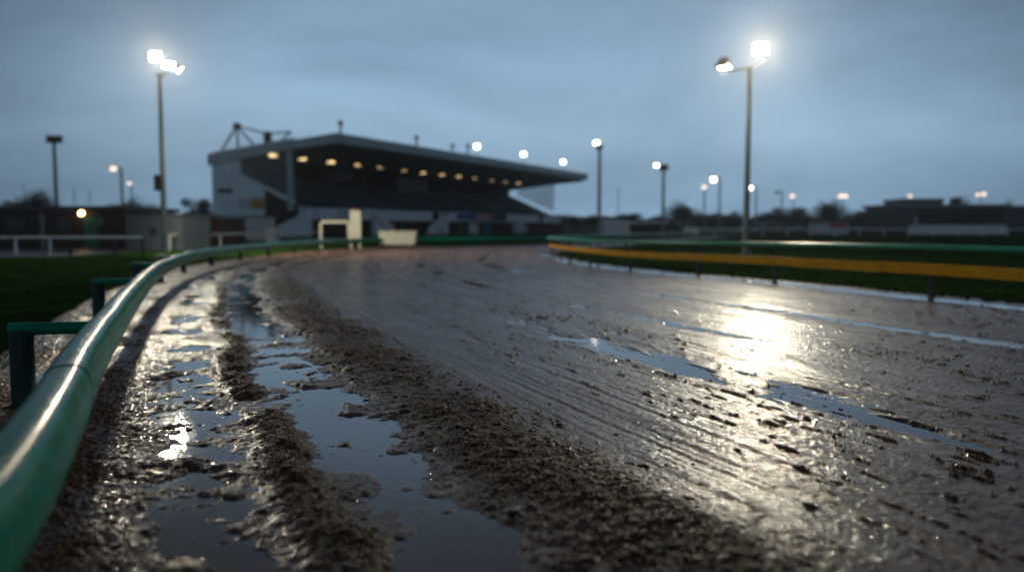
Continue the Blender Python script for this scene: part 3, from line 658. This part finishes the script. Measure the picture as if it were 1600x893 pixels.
def mast(px, ptop, d, label, heads, r=.13, box=False):
    tp = P(px, ptop, d); m = thing('floodlight_mast', (tp.x, d, 0), label, 'floodlight mast', group='floodlight masts around the track')
    mb = MB(); mb.tube([(0, 0, 0), (0, 0, tp.z)], [r * 1.3, r], 12); mb.build('pole', M['galv'], m, smooth=True)
    for hx, hy, ln, sz in heads:
        c = P(hx, hy, d - .3)
        head(m, c, face(c, 2, 8), R(22), ln or 'dark_metal', sz)
    if heads:
        xs = [P(hh[0], hh[1], d).x - tp.x for hh in heads] + [0]
        mb = MB(); mb.tube([(min(xs) - .1, 0, tp.z - .1), (max(xs) + .1, 0, tp.z - .1)], .06, 8); mb.build('cross_arm', M['dark_metal'], m)
    return m
S1 = (.6, .5, .25)
mast(937, 226, 80, 'mast with a bright lamp at its left top, standing just right of the grandstand roof', [(932, 223, 'flood_far', S1), (936, 229, 'dark_metal', (.7, .5, .3))], .15)
mast(1037, 258, 104, 'mast with a dark lamp cluster and a small white lamp to its left', [(1026, 258, 'flood_far', (.6, .5, .25)), (1037, 261, 'dark_metal', (1.2, .8, .4))], .17)
mast(84, 216, 75, 'unlit mast with a flat dark lamp head behind the dark brick building', [(80, 217, 'dark_metal', (.9, .7, .4)), (89, 217, 'dark_metal', (.9, .7, .4))], .15)
mast(1101, 290, 155, 'distant mast with a dim orange lamp right of the round tree', [(1100, 292, 'flood_dim', (1., .8, .3))], .15)
mast(1125, 277, 136, 'distant mast whose bright lamp hangs left of its top', [(1115, 280, 'flood_far', (.95, .85, .3))], .15)
mast(1182, 291, 165, 'distant mast with a lamp just right of the tall infield mast', [(1173, 293, 'flood_far', (.8, .8, .3))], .15)
mast(1222, 297, 190, 'distant unlit mast between two lit masts beyond the infield', [(1214, 301, 'dark_metal', (.9, .6, .3))], .15)
mast(1240, 304, 215, 'distant mast with a small pale lamp low over the dark trees', [(1238, 306, 'flood_dim', (1.3, 1.1, .3))], .12)
mast(1318, 304, 210, 'distant mast with a pair of warm lamps above the square tree clump', [(1314, 306, 'flood_dim', (1.3, 1.2, .3)), (1321, 306, 'flood_dim', (1.3, 1.2, .3))], .12)
mast(1422, 304, 230, 'distant mast with a faint bluish lamp over the long dark stand', [(1422, 306, 'flood_dim', (1.2, .9, .3))], .12)
mast(1533, 302, 225, 'distant mast with a pair of lamps at the far right over the dark stand', [(1528, 304, 'flood_dim', (1.1, 1., .3)), (1537, 303, 'flood_dim', (1.3, 1.2, .3))], .12)
mast(189, 262, 112, 'distant mast with an orange lamp left of the near left mast', [(177, 263, 'flood_dim', (.9, .75, .3))], .16)
mast(205, 284, 150, 'fainter distant mast with a pale lamp beside the orange lamp', [(202, 286, 'flood_dim', (.8, .6, .3))], .12)
for i, (px, ty, d, lb) in enumerate(((140, 297, 160, 'thin bare mast rising behind the dark brick building'), (966, 292, 180, 'thin bare mast between the two masts right of the grandstand'), (36, 288, 170, 'thin bare mast at the far left above the dark roof'), (115, 292, 165, 'thin bare mast with a cross piece left of the wall lamp'))):
    tp = P(px, ty, d); m = thing('radio_mast', (tp.x, d, 0), lb, 'mast'); mb = MB(); mb.tube([(0, 0, 0), (0, 0, tp.z)], [.14, .06], 8)
    mb.build('pole', M['galv'], m); mb = MB(); mb.tube([(-.5, 0, tp.z - .8), (.5, 0, tp.z - .8)], .05, 6); mb.build('cross_arm', M['galv'], m)

# ------------------------------------------------------------------ grandstand
g0 = P(530, 197, 110); u = Vector((.452, .892, 0)); nb_ = Vector((-.892, .452, 0))
stand = thing('grandstand', (g0.x, g0.y, 0), 'large grandstand with a cantilevered roof, blue terraces and a row of warm lamps', 'grandstand', rz=math.atan2(u.y, u.x))
def on_a(px, py, a=0.0):      # pixel -> (b, z) on the plane at distance a along the stand
    r = ray(px, py); A = Vector((g0.x, g0.y)) + a * u.xy
    k = r[0] / r[1]; b_ = (A.x - k * A.y) / (k * nb_.y - nb_.x); d = A.y + b_ * nb_.y
    return b_, EYE + r[2] / r[1] * d
def on_b(px, py, b_=7.5):     # pixel -> (a, z) on the plane at depth b
    r = ray(px, py); A = Vector((g0.x, g0.y)) + b_ * nb_.xy; k = r[0] / r[1]
    a = (A.x - k * A.y) / (k * u.y - u.x); d = A.y + a * u.y
    return a, EYE + r[2] / r[1] * d
LEN = 92.0
wallz = [on_a(*p) for p in ((330, 238), (375, 230), (375, 273), (413, 293))]
poly = [(wallz[0][0], 0), wallz[0], wallz[1], wallz[2], wallz[3], (wallz[3][0], 0)]
MB().prism(poly, 'x', 0, .35).build('end_wall', M['clad'], stand)
q = [on_a(*p) for p in ((375, 246), (375, 230), (458, 215), (458, 230))]
MB().prism(q, 'x', .02, .33).build('end_wall_header', M['clad'], stand)
q = [on_a(*p) for p in ((413, 293), (375, 273), (375, 269), (458, 313), (458, 320))]
MB().prism([on_a(*p) for p in ((375, 275), (375, 271), (458, 312), (458, 319))], 'x', -.08, .40).build('sloping_rim', M['clad'], stand)
gl = [on_a(*p) for p in ((375, 246), (458, 230), (458, 312), (375, 271))]
gp = MB().prism(gl, 'x', .12, .18).build('end_glazing', M['glass'], stand)
for px in (392, 409, 426, 441):
    f = (px - 375) / 83; p0 = on_a(px, 246 - 16 * f); p1 = on_a(px, 271 + 41 * f)
    MB().prism([(p0[0] - .05, p0[1]), (p0[0] + .05, p0[1]), (p1[0] + .05, p1[1]), (p1[0] - .05, p1[1])], 'x', .06, .24).build('mullion', M['dark_metal'], gp)
bcol = on_a(454, 300)[0]
MB().box((.1, bcol, 8.5), (.7, .7, 9.6)).build('front_column', M['fascia'], stand)
MB().prism([(wallz[3][0], 0), wallz[3], on_a(458, 320), (on_a(458, 320)[0], 0)], 'x', .05, .30).build('brick_end', M['darkbrick'], stand)
# vents and signs on the end wall
p = on_a(352, 298); MB().box((-.05, p[0], p[1]), (.1, 3.0, .7)).build('vent', M['roofdark'], stand)
p = on_a(384, 318); MB().box((-.07, p[0], p[1]), (.1, 2.9, 1.4)).build('sign_panel', M['kiosk_w'], stand)
p = on_a(403, 318); MB().box((-.09, p[0], p[1]), (.1, 2.4, 1.5)).build('sign_panel', M['orange'], stand)
# roof
D = 24.6
roofp = [(0, 14.05), (0, 12.7), (.6, 12.55), (8, 12.35), (D, 10.75), (D, 12.1), (4, 14.2), (1.5, 14.35)]
MB().prism([(0.0, 14.1), (0.0, 12.75), (.5, 12.75), (.5, 14.0)], 'x', -.5, LEN + .5).build('front_fascia', M['fascia'], stand)
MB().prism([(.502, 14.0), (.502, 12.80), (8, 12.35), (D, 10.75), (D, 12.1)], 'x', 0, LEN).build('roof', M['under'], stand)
for a_ in (-.42, LEN + .02):
    MB().prism([(.503, 14.1), (.503, 12.70), (8, 12.25), (D + .1, 10.6), (D + .1, 12.2)], 'x', a_, a_ + .4).build('verge_fascia', M['fascia'], stand)
mb = MB()
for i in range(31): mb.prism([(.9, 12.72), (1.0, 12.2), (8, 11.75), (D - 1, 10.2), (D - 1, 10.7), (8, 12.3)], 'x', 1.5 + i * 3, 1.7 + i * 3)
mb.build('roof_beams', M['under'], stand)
# terrace
steps = 16; pr = []; b0, b1, z0, z1 = 8.0, 20.5, 3.5, 8.9
for i in range(steps):
    bb = b0 + (b1 - b0) * i / steps; zz = z0 + (z1 - z0) * i / steps; pr += [(bb, zz), (bb, zz + (z1 - z0) / steps)]
pr += [(b1, z1), (b1, 2.4), (b0, 2.4)]
MB().prism(pr, 'x', .5, LEN - .5).build('terrace', M['terrace'], stand)
for a_ in (14, 30, 44, 60, 76):
    mb = MB(); 
    for i in range(steps):
        bb = b0 + (b1 - b0) * (i + .5) / steps; zz = z0 + (z1 - z0) * (i + 1) / steps; mb.box((a_, bb, zz + .03), (1.5, .76, .05)); mb.box((a_ + .9, bb, zz + .4), (.06, .8, .7))
    mb.build('aisle', M['container'], stand)
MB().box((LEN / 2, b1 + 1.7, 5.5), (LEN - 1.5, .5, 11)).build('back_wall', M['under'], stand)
for (xa, xb, ya, yb) in ((520, 552, 268, 284), (622, 668, 276, 302)):
    a0_, zt = on_b(xa, ya, 17.5); a1_, zb = on_b(xb, yb, 17.5); MB().box(((a0_ + a1_) / 2, 19, (zt + zb) / 2), (a1_ - a0_, 3, abs(zt - zb))).build('viewing_box', M['container'], stand)
# parapet, brick front, stairs
for xa, xb in ((468, 552), (562, 675), (686, 733), (792, 842), (848, 880)):
    a0_, _ = on_b(xa, 335, 6.8); a1_, _ = on_b(xb, 335, 6.8)
    MB().box(((a0_ + a1_) / 2, 6.8, 3.35), (a1_ - a0_, .25, 1.5)).build('parapet', M['concrete'], stand)
MB().box((LEN / 2, 8.1, 1.3), (LEN - .2, .4, 2.58)).build('brick_front', M['brick'], stand)
MB().box((LEN / 2, 7.3, 2.5), (LEN - .1, 1.4, .2)).build('concourse_slab', M['concrete'], stand)
def panel(name, m_, xa, xb, b_=7.86, z0_=0.0, z1_=2.1, par=stand):
    a0_, _ = on_b(xa, 345, b_); a1_, _ = on_b(xb, 345, b_); return MB().box(((a0_ + a1_) / 2, b_, (z0_ + z1_) / 2), (a1_ - a0_, .08, z1_ - z0_)).build(name, m_, par)
for nm, m_, xa, xb in (('door', 'gdoor', 572, 579), ('door', 'gdoor', 625, 633), ('door', 'gdoor', 716, 724), ('door', 'white', 733, 747), ('door', 'teal', 756, 766), ('poster', 'kiosk_w', 478, 488), ('poster', 'pink', 610, 617)):
    o = panel(nm, M[m_], xa, xb, z0_=.02 if nm == 'door' else 1.1); 
for m_, xa, xb in (('blue', 714, 741), ('pink', 743, 768), ('container', 690, 702), ('kiosk_w', 470, 495), ('kiosk_w', 528, 548)):
    panel('sign_panel', M[m_], xa, xb, 6.62, 2.75, 3.95)
for xa, ya, xb, yb in ((486, 334, 428, 374), (586, 340, 614, 368), (693, 338, 668, 368), (806, 340, 822, 366), (700, 340, 678, 368)):
    a0_, z0_ = on_b(xa, ya, 5.9); a1_, _ = on_b(xb, yb, 5.9)
    MB().prism([(a0_, 3.9), (a0_, 2.6), (a1_, .2), (a1_, 1.2)], 'y', 5.6, 5.8).build('stair_parapet', M['concrete'], stand)
    mb = MB(); n_ = 14
    for i in range(n_): f = (i + .5) / n_; mb.box((a0_ + (a1_ - a0_) * f, 6.25, 2.5 * (1 - f) / 2), (abs(a1_ - a0_) / n_, .86, 2.5 * (1 - f) + .05))
    mb.build('stairs', M['concrete'], stand)
# roof lamps: thirteen under the roof
for li_, (px, py) in enumerate(((427, 242), (472, 245), (517, 250), (560, 254), (595, 259), (630, 264), (660, 266), (690, 269), (717, 272), (743, 274), (768, 277), (789, 279), (810, 281))):
    a_, z_ = on_b(px, py, 12.0); 
    MB().box((a_, 12.0, 11.55), (1.15, .55, .34)).build('soffit_lamp', M[('stand_lamp', 'stand_lamp', 'stand_lamp', 'stand_lamp_mid', 'stand_lamp_dim', 'stand_lamp_mid', 'stand_lamp', 'stand_lamp_mid', 'stand_lamp_mid', 'stand_lamp_dim', 'stand_lamp_dim', 'stand_lamp_dim', 'stand_lamp_mid')[li_]], stand)
    MB().box((a_, 12.0, 11.9), (.1, .1, .5)).build('lamp_hanger', M['under'], stand)
# floodlights on the front edge of the roof
for i, (px, py) in enumerate(((743, 229), (816, 241), (878, 253))):
    a_, z_ = on_b(px, py, .2); w_ = stand.matrix_basis @ Vector((a_, -.1, z_))
    fl = thing('roof_floodlight', (w_.x, w_.y, 14.1), ('lit floodlight on the roof edge of the grandstand, nearest of three', 'middle one of the three lit floodlights on the grandstand roof edge', 'lit floodlight nearest the far tip of the grandstand roof')[i], 'floodlight', group='floodlights on the grandstand roof edge')
    MB().tube([(0, 0, 0), (0, 0, z_ - 14.1)], .06, 8).build('stem', M['dark_metal'], fl)
    head(fl, (w_.x, w_.y, z_), face(w_, 5, 10), R(15), 'flood_far', (1.0, .9, .3))
# vents on the roof and the steel mast at the back
for px, py, b_ in ((532, 190, 3.0), (651, 213, 3.0), (707, 226, 3.0), (731, 226, 4)):
    a_, z_ = on_b(px, py, b_); hh = z_ + .2 - 13.5
    mb = MB(); mb.tube([(a_, b_, 13.5), (a_, b_, z_ - .1)], .16, 8); mb.box((a_, b_, z_ - .2), (.6, .5, .5)); mb.build('roof_vent', M['dark_metal'], stand)
pt = [on_a(px, py, 2.0) for px, py in ((370, 197), (345, 238), (372, 232), (396, 226), (418, 209), (455, 206), (440, 219), (420, 222))]
mb = MB(); V3 = lambda q_: Vector((2.0, q_[0], q_[1]))
for i, j in ((0, 1), (0, 2), (0, 3), (0, 4), (4, 5), (4, 7), (5, 6)): mb.tube([V3(pt[i]), V3(pt[j])], .16 if i == 0 and j != 4 else .13, 8)
mb.box(V3(pt[0]), (.8, .8, .9)); mb.box(V3(pt[4]) - Vector((0, 0, .5)), (.8, .9, 1.6)); mb.build('roof_mast', M['dark_metal'], stand)
# far end: rim and glazing
MB().prism([on_a(*p) for p in ((375, 246), (458, 230), (458, 312), (375, 271))], 'x', LEN - .4, LEN - .34).build('end_glazing', M['glass'], stand)
MB().prism([(8.3, 3.2), (8.3, 3.9), (20.5, 9.2), (20.5, 8.4)], 'x', LEN - .6, LEN - .2).build('sloping_rim', M['terrace'], stand)
MB().box((LEN - .3, 22.6, 6), (.4, 3.6, 12)).build('end_wall', M['clad'], stand)
MB().box((LEN + 2.5, 8.5, 2.2), (5, 4, 4.4)).build('side_annex', M['container'], stand)

# ------------------------------------------------------------------ small buildings
def shed(name, x0, x1, ytop, d, label, cat, wall, roof, depth=6, over=.25, doors=(), flat=.25, ybase=None):
    a = P(x0, ytop, d); c = P(x1, ytop, d); wdt = c.x - a.x; hgt = a.z
    o = thing(name, ((a.x + c.x) / 2, d + depth / 2, 0), label, cat)
    MB().box((0, 0, (hgt - flat) / 2), (wdt, depth, hgt - flat)).build('wall', M[wall], o)
    MB().box((0, 0, hgt - flat / 2), (wdt + over, depth + over, flat)).build('roof', M[roof], o, bevel=.02)
    for nm, m_, xa, xb, ya, yb in doors:
        p0 = P(xa, ya, d); p1 = P(xb, yb, d); MB().box(((p0.x + p1.x) / 2 - o.location.x, -depth / 2 - .03, (p0.z + max(.03, p1.z)) / 2), (p1.x - p0.x, .08, p0.z - max(.03, p1.z))).build(nm, M[m_], o)
    return o
shed('brick_building', -140, 192, 322, 46, 'long low dark brick building with a flat roof at the left edge', 'building', 'darkbrick', 'roofdark', 7, .5,
     [('door', 'gdoor', 132, 156, 340, 395), ('drainpipe', 'container', 62, 66, 326, 395), ('window', 'roofdark', 88, 112, 340, 362), ('window', 'roofdark', 10, 40, 340, 362), ('vent', 'container', 155, 162, 340, 352)])
wl = P(127, 333, 45.75); o = thing('wall_lamp', (wl.x, 45.95, wl.z), 'round warm lamp on the front of the dark brick building', 'lamp')
mb = MB(); mb.tube([(0, -.26, 0), (0, -.12, 0)], [.13, .13], 14); mb.build('globe', M['wall_lamp'], o); mb = MB(); mb.tube([(0, -.12, .0), (0, 0, .02)], [.10, .06], 10); mb.build('bracket', M['dark_metal'], o)
shed('storage_container', 196, 284, 334, 43, 'grey storage container behind the left floodlight mast', 'container', 'container', 'container', 4, .1, [('door', 'container', 207, 235, 346, 398), ('hatch', 'roofdark', 234, 244, 356, 366)], .12)
shed('brick_store', 287, 345, 336, 55, 'small low red brick store between the grey container and the kiosks', 'building', 'brick', 'container', 5, .3)
shed('kiosk', 346, 376, 337, 74, 'pale bluish kiosk left of the beige one below the grandstand wall', 'kiosk', 'kiosk_w', 'roofdark', 3, .2, [('hatch', 'container', 350, 372, 362, 374)], .15)
shed('kiosk', 378, 414, 337, 74, 'beige kiosk at the foot of the grandstand end wall', 'kiosk', 'kiosk_b', 'roofdark', 3, .2, [('hatch', 'kiosk_w', 384, 408, 345, 360)], .15)
shed('utility_cabinet', 416, 430, 356, 62, 'small pale utility cabinet by the foot of the grandstand stairs', 'cabinet', 'kiosk_w', 'white', 1.2, .1, [], .08)
shed('equipment_shed', 945, 984, 345, 92, 'pale grey shed behind the inner rail right of the nearest far mast', 'shed', 'kiosk_w', 'concrete', 4, .2, [('end_panel', 'kiosk_b', 978, 983, 347, 370)], .2)
shed('open_shed', 987, 1042, 346, 110, 'low dark shed with a pale roof line beside the grey shed', 'shed', 'darkbrick', 'concrete', 5, .3, [], .25)
shed('ticket_hut', 1275, 1326, 347, 150, 'small white hut with a red front panel below the square tree clump', 'hut', 'kiosk_w', 'container', 4, .3, [('front_panel', 'red', 1296, 1324, 349, 358)], .2)
shed('low_stand', 1397, 1572, 319, 150, 'long low dark stand with a pale roof edge at the right', 'stand', 'roofdark', 'container', 12, 1.0, [('plinth', 'concrete', 1420, 1572, 352, 368), ('column', 'kiosk_w', 1429, 1433, 340, 356), ('column', 'container', 1487, 1490, 336, 352), ('bay', 'under', 1434, 1568, 326, 350)], .6)
shed('far_block', 1413, 1474, 310, 185, 'dark flat block rising behind the long low stand', 'building', 'roofdark', 'container', 10, .5, [], .5)
shed('far_warehouse', 1576, 1680, 321, 190, 'dark warehouse block at the right edge beyond the stand', 'building', 'roofdark', 'roofdark', 12, .5)
shed('far_terrace', 880, 935, 338, 170, 'low grey building in the distance right of the grandstand', 'building', 'container', 'concrete', 8, .5, [], .4)
# white car like van parked far
# ------------------------------------------------------------------ cream frame, post and box on the bend
pf = P(524, 388, 45.5)
fr = thing('hurdle_frame', (pf.x, 45.5, 0), 'cream inverted U frame standing at the far green rail', 'frame')
hw, hf = .80, P(524, 347, 45.5).z
mb = MB(); 
for sx in (-1, 1): mb = MB(); mb.tube([(sx * hw, 0, 0), (sx * hw, 0, hf - .12)], .085, 12); mb.build('leg', M['cream'], fr, smooth=True)
mb = MB(); mb.tube([(-hw, 0, hf - .14), (-hw + .03, 0, hf - .04), (-hw + .12, 0, hf), (hw - .12, 0, hf), (hw - .03, 0, hf - .04), (hw, 0, hf - .14)], .088, 12); mb.build('crossbar', M['cream'], fr, smooth=True)
pp = P(556, 388, 45.2); tz = P(556, 329, 45.2).z
fp = thing('marker_post', (pp.x, 45.2, 0), 'tall cream marker board on two legs beside the U frame', 'marker post')
MB().box((0, 0, (tz + .42) / 2), (.62, .10, tz - .42)).build('board', M['cream'], fp, bevel=.01)
MB().box((.02, 0, tz + .05), (.3, .08, .09)).build('cap', M['red'], fp)
for sx in (-.24, .22): MB().box((sx, 0, .22), (.09, .08, .44)).build('leg', M['cream'], fp)
pb = P(622, 380, 46.5); t0, b0_ = P(622, 362, 46.5).z, P(622, 380, 46.5).z
bx_ = thing('track_box', (pb.x, 46.5, 0), 'wide low cream box at the far green rail on the bend', 'box')
MB().prism([(-1.0, .22), (1.0, .22), (1.10, t0), (-1.10, t0)], 'y', -.35, .35).build('body', M['cream'], bx_, bevel=.03)
MB().box((0, 0, t0 + .03), (2.26, .76, .05)).build('lid', M['cream'], bx_, bevel=.01)
for sx in (-.8, .8): MB().box((sx, 0, .11), (.14, .5, .22)).build('foot', M['dark_metal'], bx_)

# ------------------------------------------------------------------ white rails
def white_rail(pts, z, posts, label, rr_=.045):
    o = thing('white_rail', (pts[0][0], pts[0][1], 0), label, 'rail')
    l = o.location; mb = MB(); mb.tube([(a - l.x, b - l.y, z) for a, b in pts], rr_, 10); mb.build('rail', M['white'], o, smooth=True)
    for k, (a, b, m_) in enumerate(posts):
        mb = MB(); mb.tube([(a - l.x, b - l.y, 0), (a - l.x, b - l.y, z)], rr_ * .95, 8); mb.build('post', M[m_], o)
    return o
d = 33.0; X = lambda px, d: (px - 800) / FPX * d
white_rail([(X(-160, d), d), (X(224, d), d)], .80, [(X(p, d), d, m_) for p, m_ in ((-60, 'white'), (25, 'white'), (79, 'white'), (110, 'dark_post'), (180, 'dark_post'), (223, 'dark_post'))], 'white rail on white and dark posts in front of the brick building', .06)
white_rail([(X(266, 42), 42), (X(345, 50), 50), (X(500, 70), 70)], .80, [(X(p, dd), dd, 'white') for p, dd in ((266, 42), (305, 46), (345, 50), (420, 59.6), (500, 70))], 'second white rail running on from the mast towards the grandstand', .06)
tp_ = P(66, 335, 34); o = thing('sign_post', (tp_.x, 34, 0), 'thin tall grey post with a small plate behind the left white rail', 'post'); MB().tube([(0, 0, 0), (0, 0, tp_.z)], .05, 8).build('post', M['galv'], o); MB().box((0, -.06, tp_.z - .15), (.22, .03, .28)).build('plate', M['container'], o)
far = [(X(1075, 120), 120), (X(1300, 118), 118), (X(1600, 116), 116), (X(1800, 114), 114)]
white_rail(far, 1.0, [(a, b, 'white') for a, b in [(X(p, 119), 119 - (p - 1075) * .0083) for p in range(1080, 1790, 36)]], 'long pale rail along the far side of the infield', .10)
pv = P(1080, 362, 105); o = thing('white_box', (pv.x, 105, 0), 'small white distance board at the left end of the far pale rail', 'board'); MB().box((0, 0, .8), (2.0, .12, .9)).build('board', M['cream'], o)
for sx in (-.8, .8): MB().box((sx, .1, .4), (.1, .1, .8)).build('leg', M['white'], o)
# low concrete wall in front of the far stand
def strip(name, pts, w0, z, m_, label, kind='structure'):
    V = []; 
    for (a, b) in pts: V += [(a, b - w0 / 2, z), (a, b + w0 / 2, z)]
    F = [(2 * i, 2 * i + 2, 2 * i + 3, 2 * i + 1) for i in range(len(pts) - 1)]
    mb = MB(); mb.add(V, F); return tag(mb.build(name, M[m_]), kind=kind, label=label)
xs = np.linspace(-60, -18, 10)
strip('path', [(a, 38.4 + 0.02 * (a + 40)) for a in xs], 14.5, .062, 'pave', 'wet tarmac path in front of the brick building')
strip('forecourt', [(-30, 84), (-10, 88), (8, 96), (16, 112)], 18, .07, 'pave', 'wet tarmac forecourt in front of the grandstand')

# ------------------------------------------------------------------ trees
def make_tree(seed, wide, hgt, label=None):
    r_ = random.Random(seed); g = np.random.default_rng(seed)
    o = thing('tree', (0, 0, 0), label, 'tree', group='trees along the horizon')
    mb = MB(); mb.tube([(0, 0, 0), (.02 * hgt, 0, hgt * .25), (0, .02 * hgt, hgt * .5), (.01 * hgt, 0, hgt * .8)], [.035 * hgt, .028 * hgt, .018 * hgt, .006 * hgt], 8)
    tips = []
    for k in range(9):
        a = r_.uniform(0, 6.28); z0_ = hgt * r_.uniform(.22, .55); rd = wide / 2 * r_.uniform(.5, .85); z1_ = min(hgt * .92, z0_ + hgt * r_.uniform(.12, .4))
        e_ = Vector((math.cos(a) * rd, math.sin(a) * rd, z1_)); tips.append(e_); mb.tube([(0, 0, z0_), e_ * .5 + Vector((0, 0, z0_ * .55)), e_], [.014 * hgt, .009 * hgt, .003 * hgt], 6)
    mb.build('trunk', M['bark'], o, smooth=True)
    lobes = [(t_, wide * r_.uniform(.13, .24)) for t_ in tips] + [(Vector((r_.uniform(-.2, .2) * wide, r_.uniform(-.2, .2) * wide, hgt * r_.uniform(.45, .86))), wide * r_.uniform(.16, .28)) for _ in range(9)]
    n = 5200; V = np.empty((n, 4, 3)); li = g.integers(0, len(lobes), n)
    for i in range(n):
        c, rd = lobes[li[i]]; dv = g.normal(size=3); dv /= np.linalg.norm(dv); rad = rd * g.uniform(.35, 1.08) ** .6
        p = np.array(c) + dv * rad * np.array([1, 1, .85]); sz = hgt * g.uniform(.010, .026); a1 = g.normal(size=3); a1 /= np.linalg.norm(a1); a2 = np.cross(a1, dv); a2 /= (np.linalg.norm(a2) + 1e-6)
        V[i] = [p - a1 * sz, p + a2 * sz * .6, p + a1 * sz, p - a2 * sz * .6]
    mesh_np('crown', V.reshape(-1, 3), np.arange(n * 4).reshape(-1, 4), M['leaf'], o, smooth=False)
    return o
protos = [make_tree(1, 1.0, 1.0), make_tree(2, 1.25, 1.0), make_tree(3, .8, 1.0)]
tl = [(62, 303, 62, 92, 'dark rounded tree behind the brick building at the far left'), (30, 315, 45, 100, 'lower dark tree at the far left edge behind the brick roof'), (206, 312, 58, 100, 'dark tree peeping over the right end of the brick building'), (237, 322, 30, 110, 'small low tree left of the near left mast'), (311, 312, 46, 140, 'dark tree between the left mast and the grandstand wall'),
      (1066, 317, 50, 150, 'single round dark tree right of the mast with the dark lamp cluster'), (1032, 338, 40, 170, 'low tree at the left foot of the round tree'), (985, 334, 36, 175, 'low tree above the grey and dark sheds'), (925, 336, 30, 160, 'low tree at the foot of the nearest far mast'), (895, 338, 26, 150, 'small tree next to the far end of the grandstand'),
      (1110, 334, 55, 180, 'low spreading tree right of the round tree'), (1148, 331, 44, 190, 'low tree left of the tall infield mast'), (1200, 333, 50, 185, 'low tree right of the tall infield mast'), (1238, 325, 54, 175, 'peaked tree left of the square clump'), (1287, 316, 30, 165, 'left half of the tall square tree clump above the white hut'), (1305, 317, 34, 168, 'right half of the tall square tree clump above the white hut'),
      (1345, 330, 50, 190, 'low spreading tree right of the square clump'), (1375, 331, 40, 195, 'low tree just left of the narrow upright tree'), (1398, 321, 26, 170, 'narrow upright tree at the left end of the long dark stand'), (1500, 309, 30, 200, 'small tree showing above the roof of the long dark stand'), (1577, 316, 26, 210, 'tree at the right end of the long dark stand'), (1655, 312, 60, 180, 'tree beyond the right edge of the picture')]
first = [True] * 3
for i, (px, ty, wpx, d_, lb) in enumerate(tl):
    k = (i * 7 + 1) % 3; tp = P(px, ty, d_); hh = tp.z; ww = wpx / FPX * d_
    if first[k]: o = protos[k]; first[k] = False
    else: o = copy_tree(protos[k])
    o.location = (tp.x, d_, 0); wx_ = ww / (1.0, 1.25, .8)[k] * 1.15; o.scale = (wx_, wx_, hh * 1.04); o.rotation_euler = (0, 0, i * 1.3); o['label'] = lb
# the far wood that closes the horizon
g = np.random.default_rng(9); n = 26000
ax = g.uniform(-160, 230, n); top = 3.0 + 2.6 * np.abs(perlin(ax / 22, ax * 0, 3)) + 1.6 * np.abs(perlin(ax / 6, ax * 0, 4)); ay = 225 + g.uniform(-8, 8, n); az = g.uniform(0, 1, n) ** .7 * top
sz = g.uniform(.25, .7, n); a1 = g.normal(size=(n, 3)); a1 /= np.linalg.norm(a1, axis=1)[:, None]; a2 = np.cross(a1, g.normal(size=(n, 3))); a2 /= np.linalg.norm(a2, axis=1)[:, None]
p = np.c_[ax, ay, az]; V = np.stack([p - a1 * sz[:, None], p + a2 * sz[:, None] * .7, p + a1 * sz[:, None], p - a2 * sz[:, None] * .7], 1)
tag(mesh_np('far_wood', V.reshape(-1, 3), np.arange(n * 4).reshape(-1, 4), M['leaf'], smooth=False), kind='stuff', label='dark far-off belt of trees along the horizon')

# ------------------------------------------------------------------ haze
HAZE = True
if HAZE:
    hm = bpy.data.materials.new('haze'); hm.use_nodes = True; N = hm.node_tree.nodes; L = hm.node_tree.links; N.remove(N['Principled BSDF'])
    pv_ = N.new('ShaderNodeVolumePrincipled'); pv_.inputs['Color'].default_value = (.92, .90, .86, 1); pv_.inputs['Density'].default_value = .00048; pv_.inputs['Anisotropy'].default_value = .90
    L.new(pv_.outputs[0], N['Material Output'].inputs['Volume'])
    mb = MB(); mb.box((40, 110, 9.5), (620, 300, 21.0)); hz_ = mb.build('haze', hm); tag(hz_, kind='stuff', label='thin damp evening haze over the whole course')

# ------------------------------------------------------------------ camera and render settings
cam = bpy.data.cameras.new('camera'); co = bpy.data.objects.new('camera', cam); col.objects.link(co); scene.camera = co
cam.sensor_width = 36; cam.lens = FPX * 36 / 1600; co.location = (0, 0, EYE); co.rotation_euler = (math.pi / 2 - PITCH, 0, 0)
cam.clip_start = .05; cam.clip_end = 6000
cam.dof.use_dof = True; cam.dof.focus_distance = 5.2; cam.dof.aperture_fstop = 0.72
vs = scene.view_settings; vs.view_transform = 'Standard'; vs.look = 'None'; vs.gamma = 1; vs.exposure = 0.0
scene.render.engine = 'CYCLES'; cy = scene.cycles
cy.use_denoising = True
try: cy.denoiser = 'OPENIMAGEDENOISE'
except Exception: pass
cy.max_bounces = 5; cy.diffuse_bounces = 2; cy.glossy_bounces = 3; cy.transmission_bounces = 2; cy.volume_bounces = 0; cy.transparent_max_bounces = 8
cy.sample_clamp_indirect = 4; cy.sample_clamp_direct = 0; cy.caustics_reflective = False; cy.caustics_refractive = False
cy.use_adaptive_sampling = False
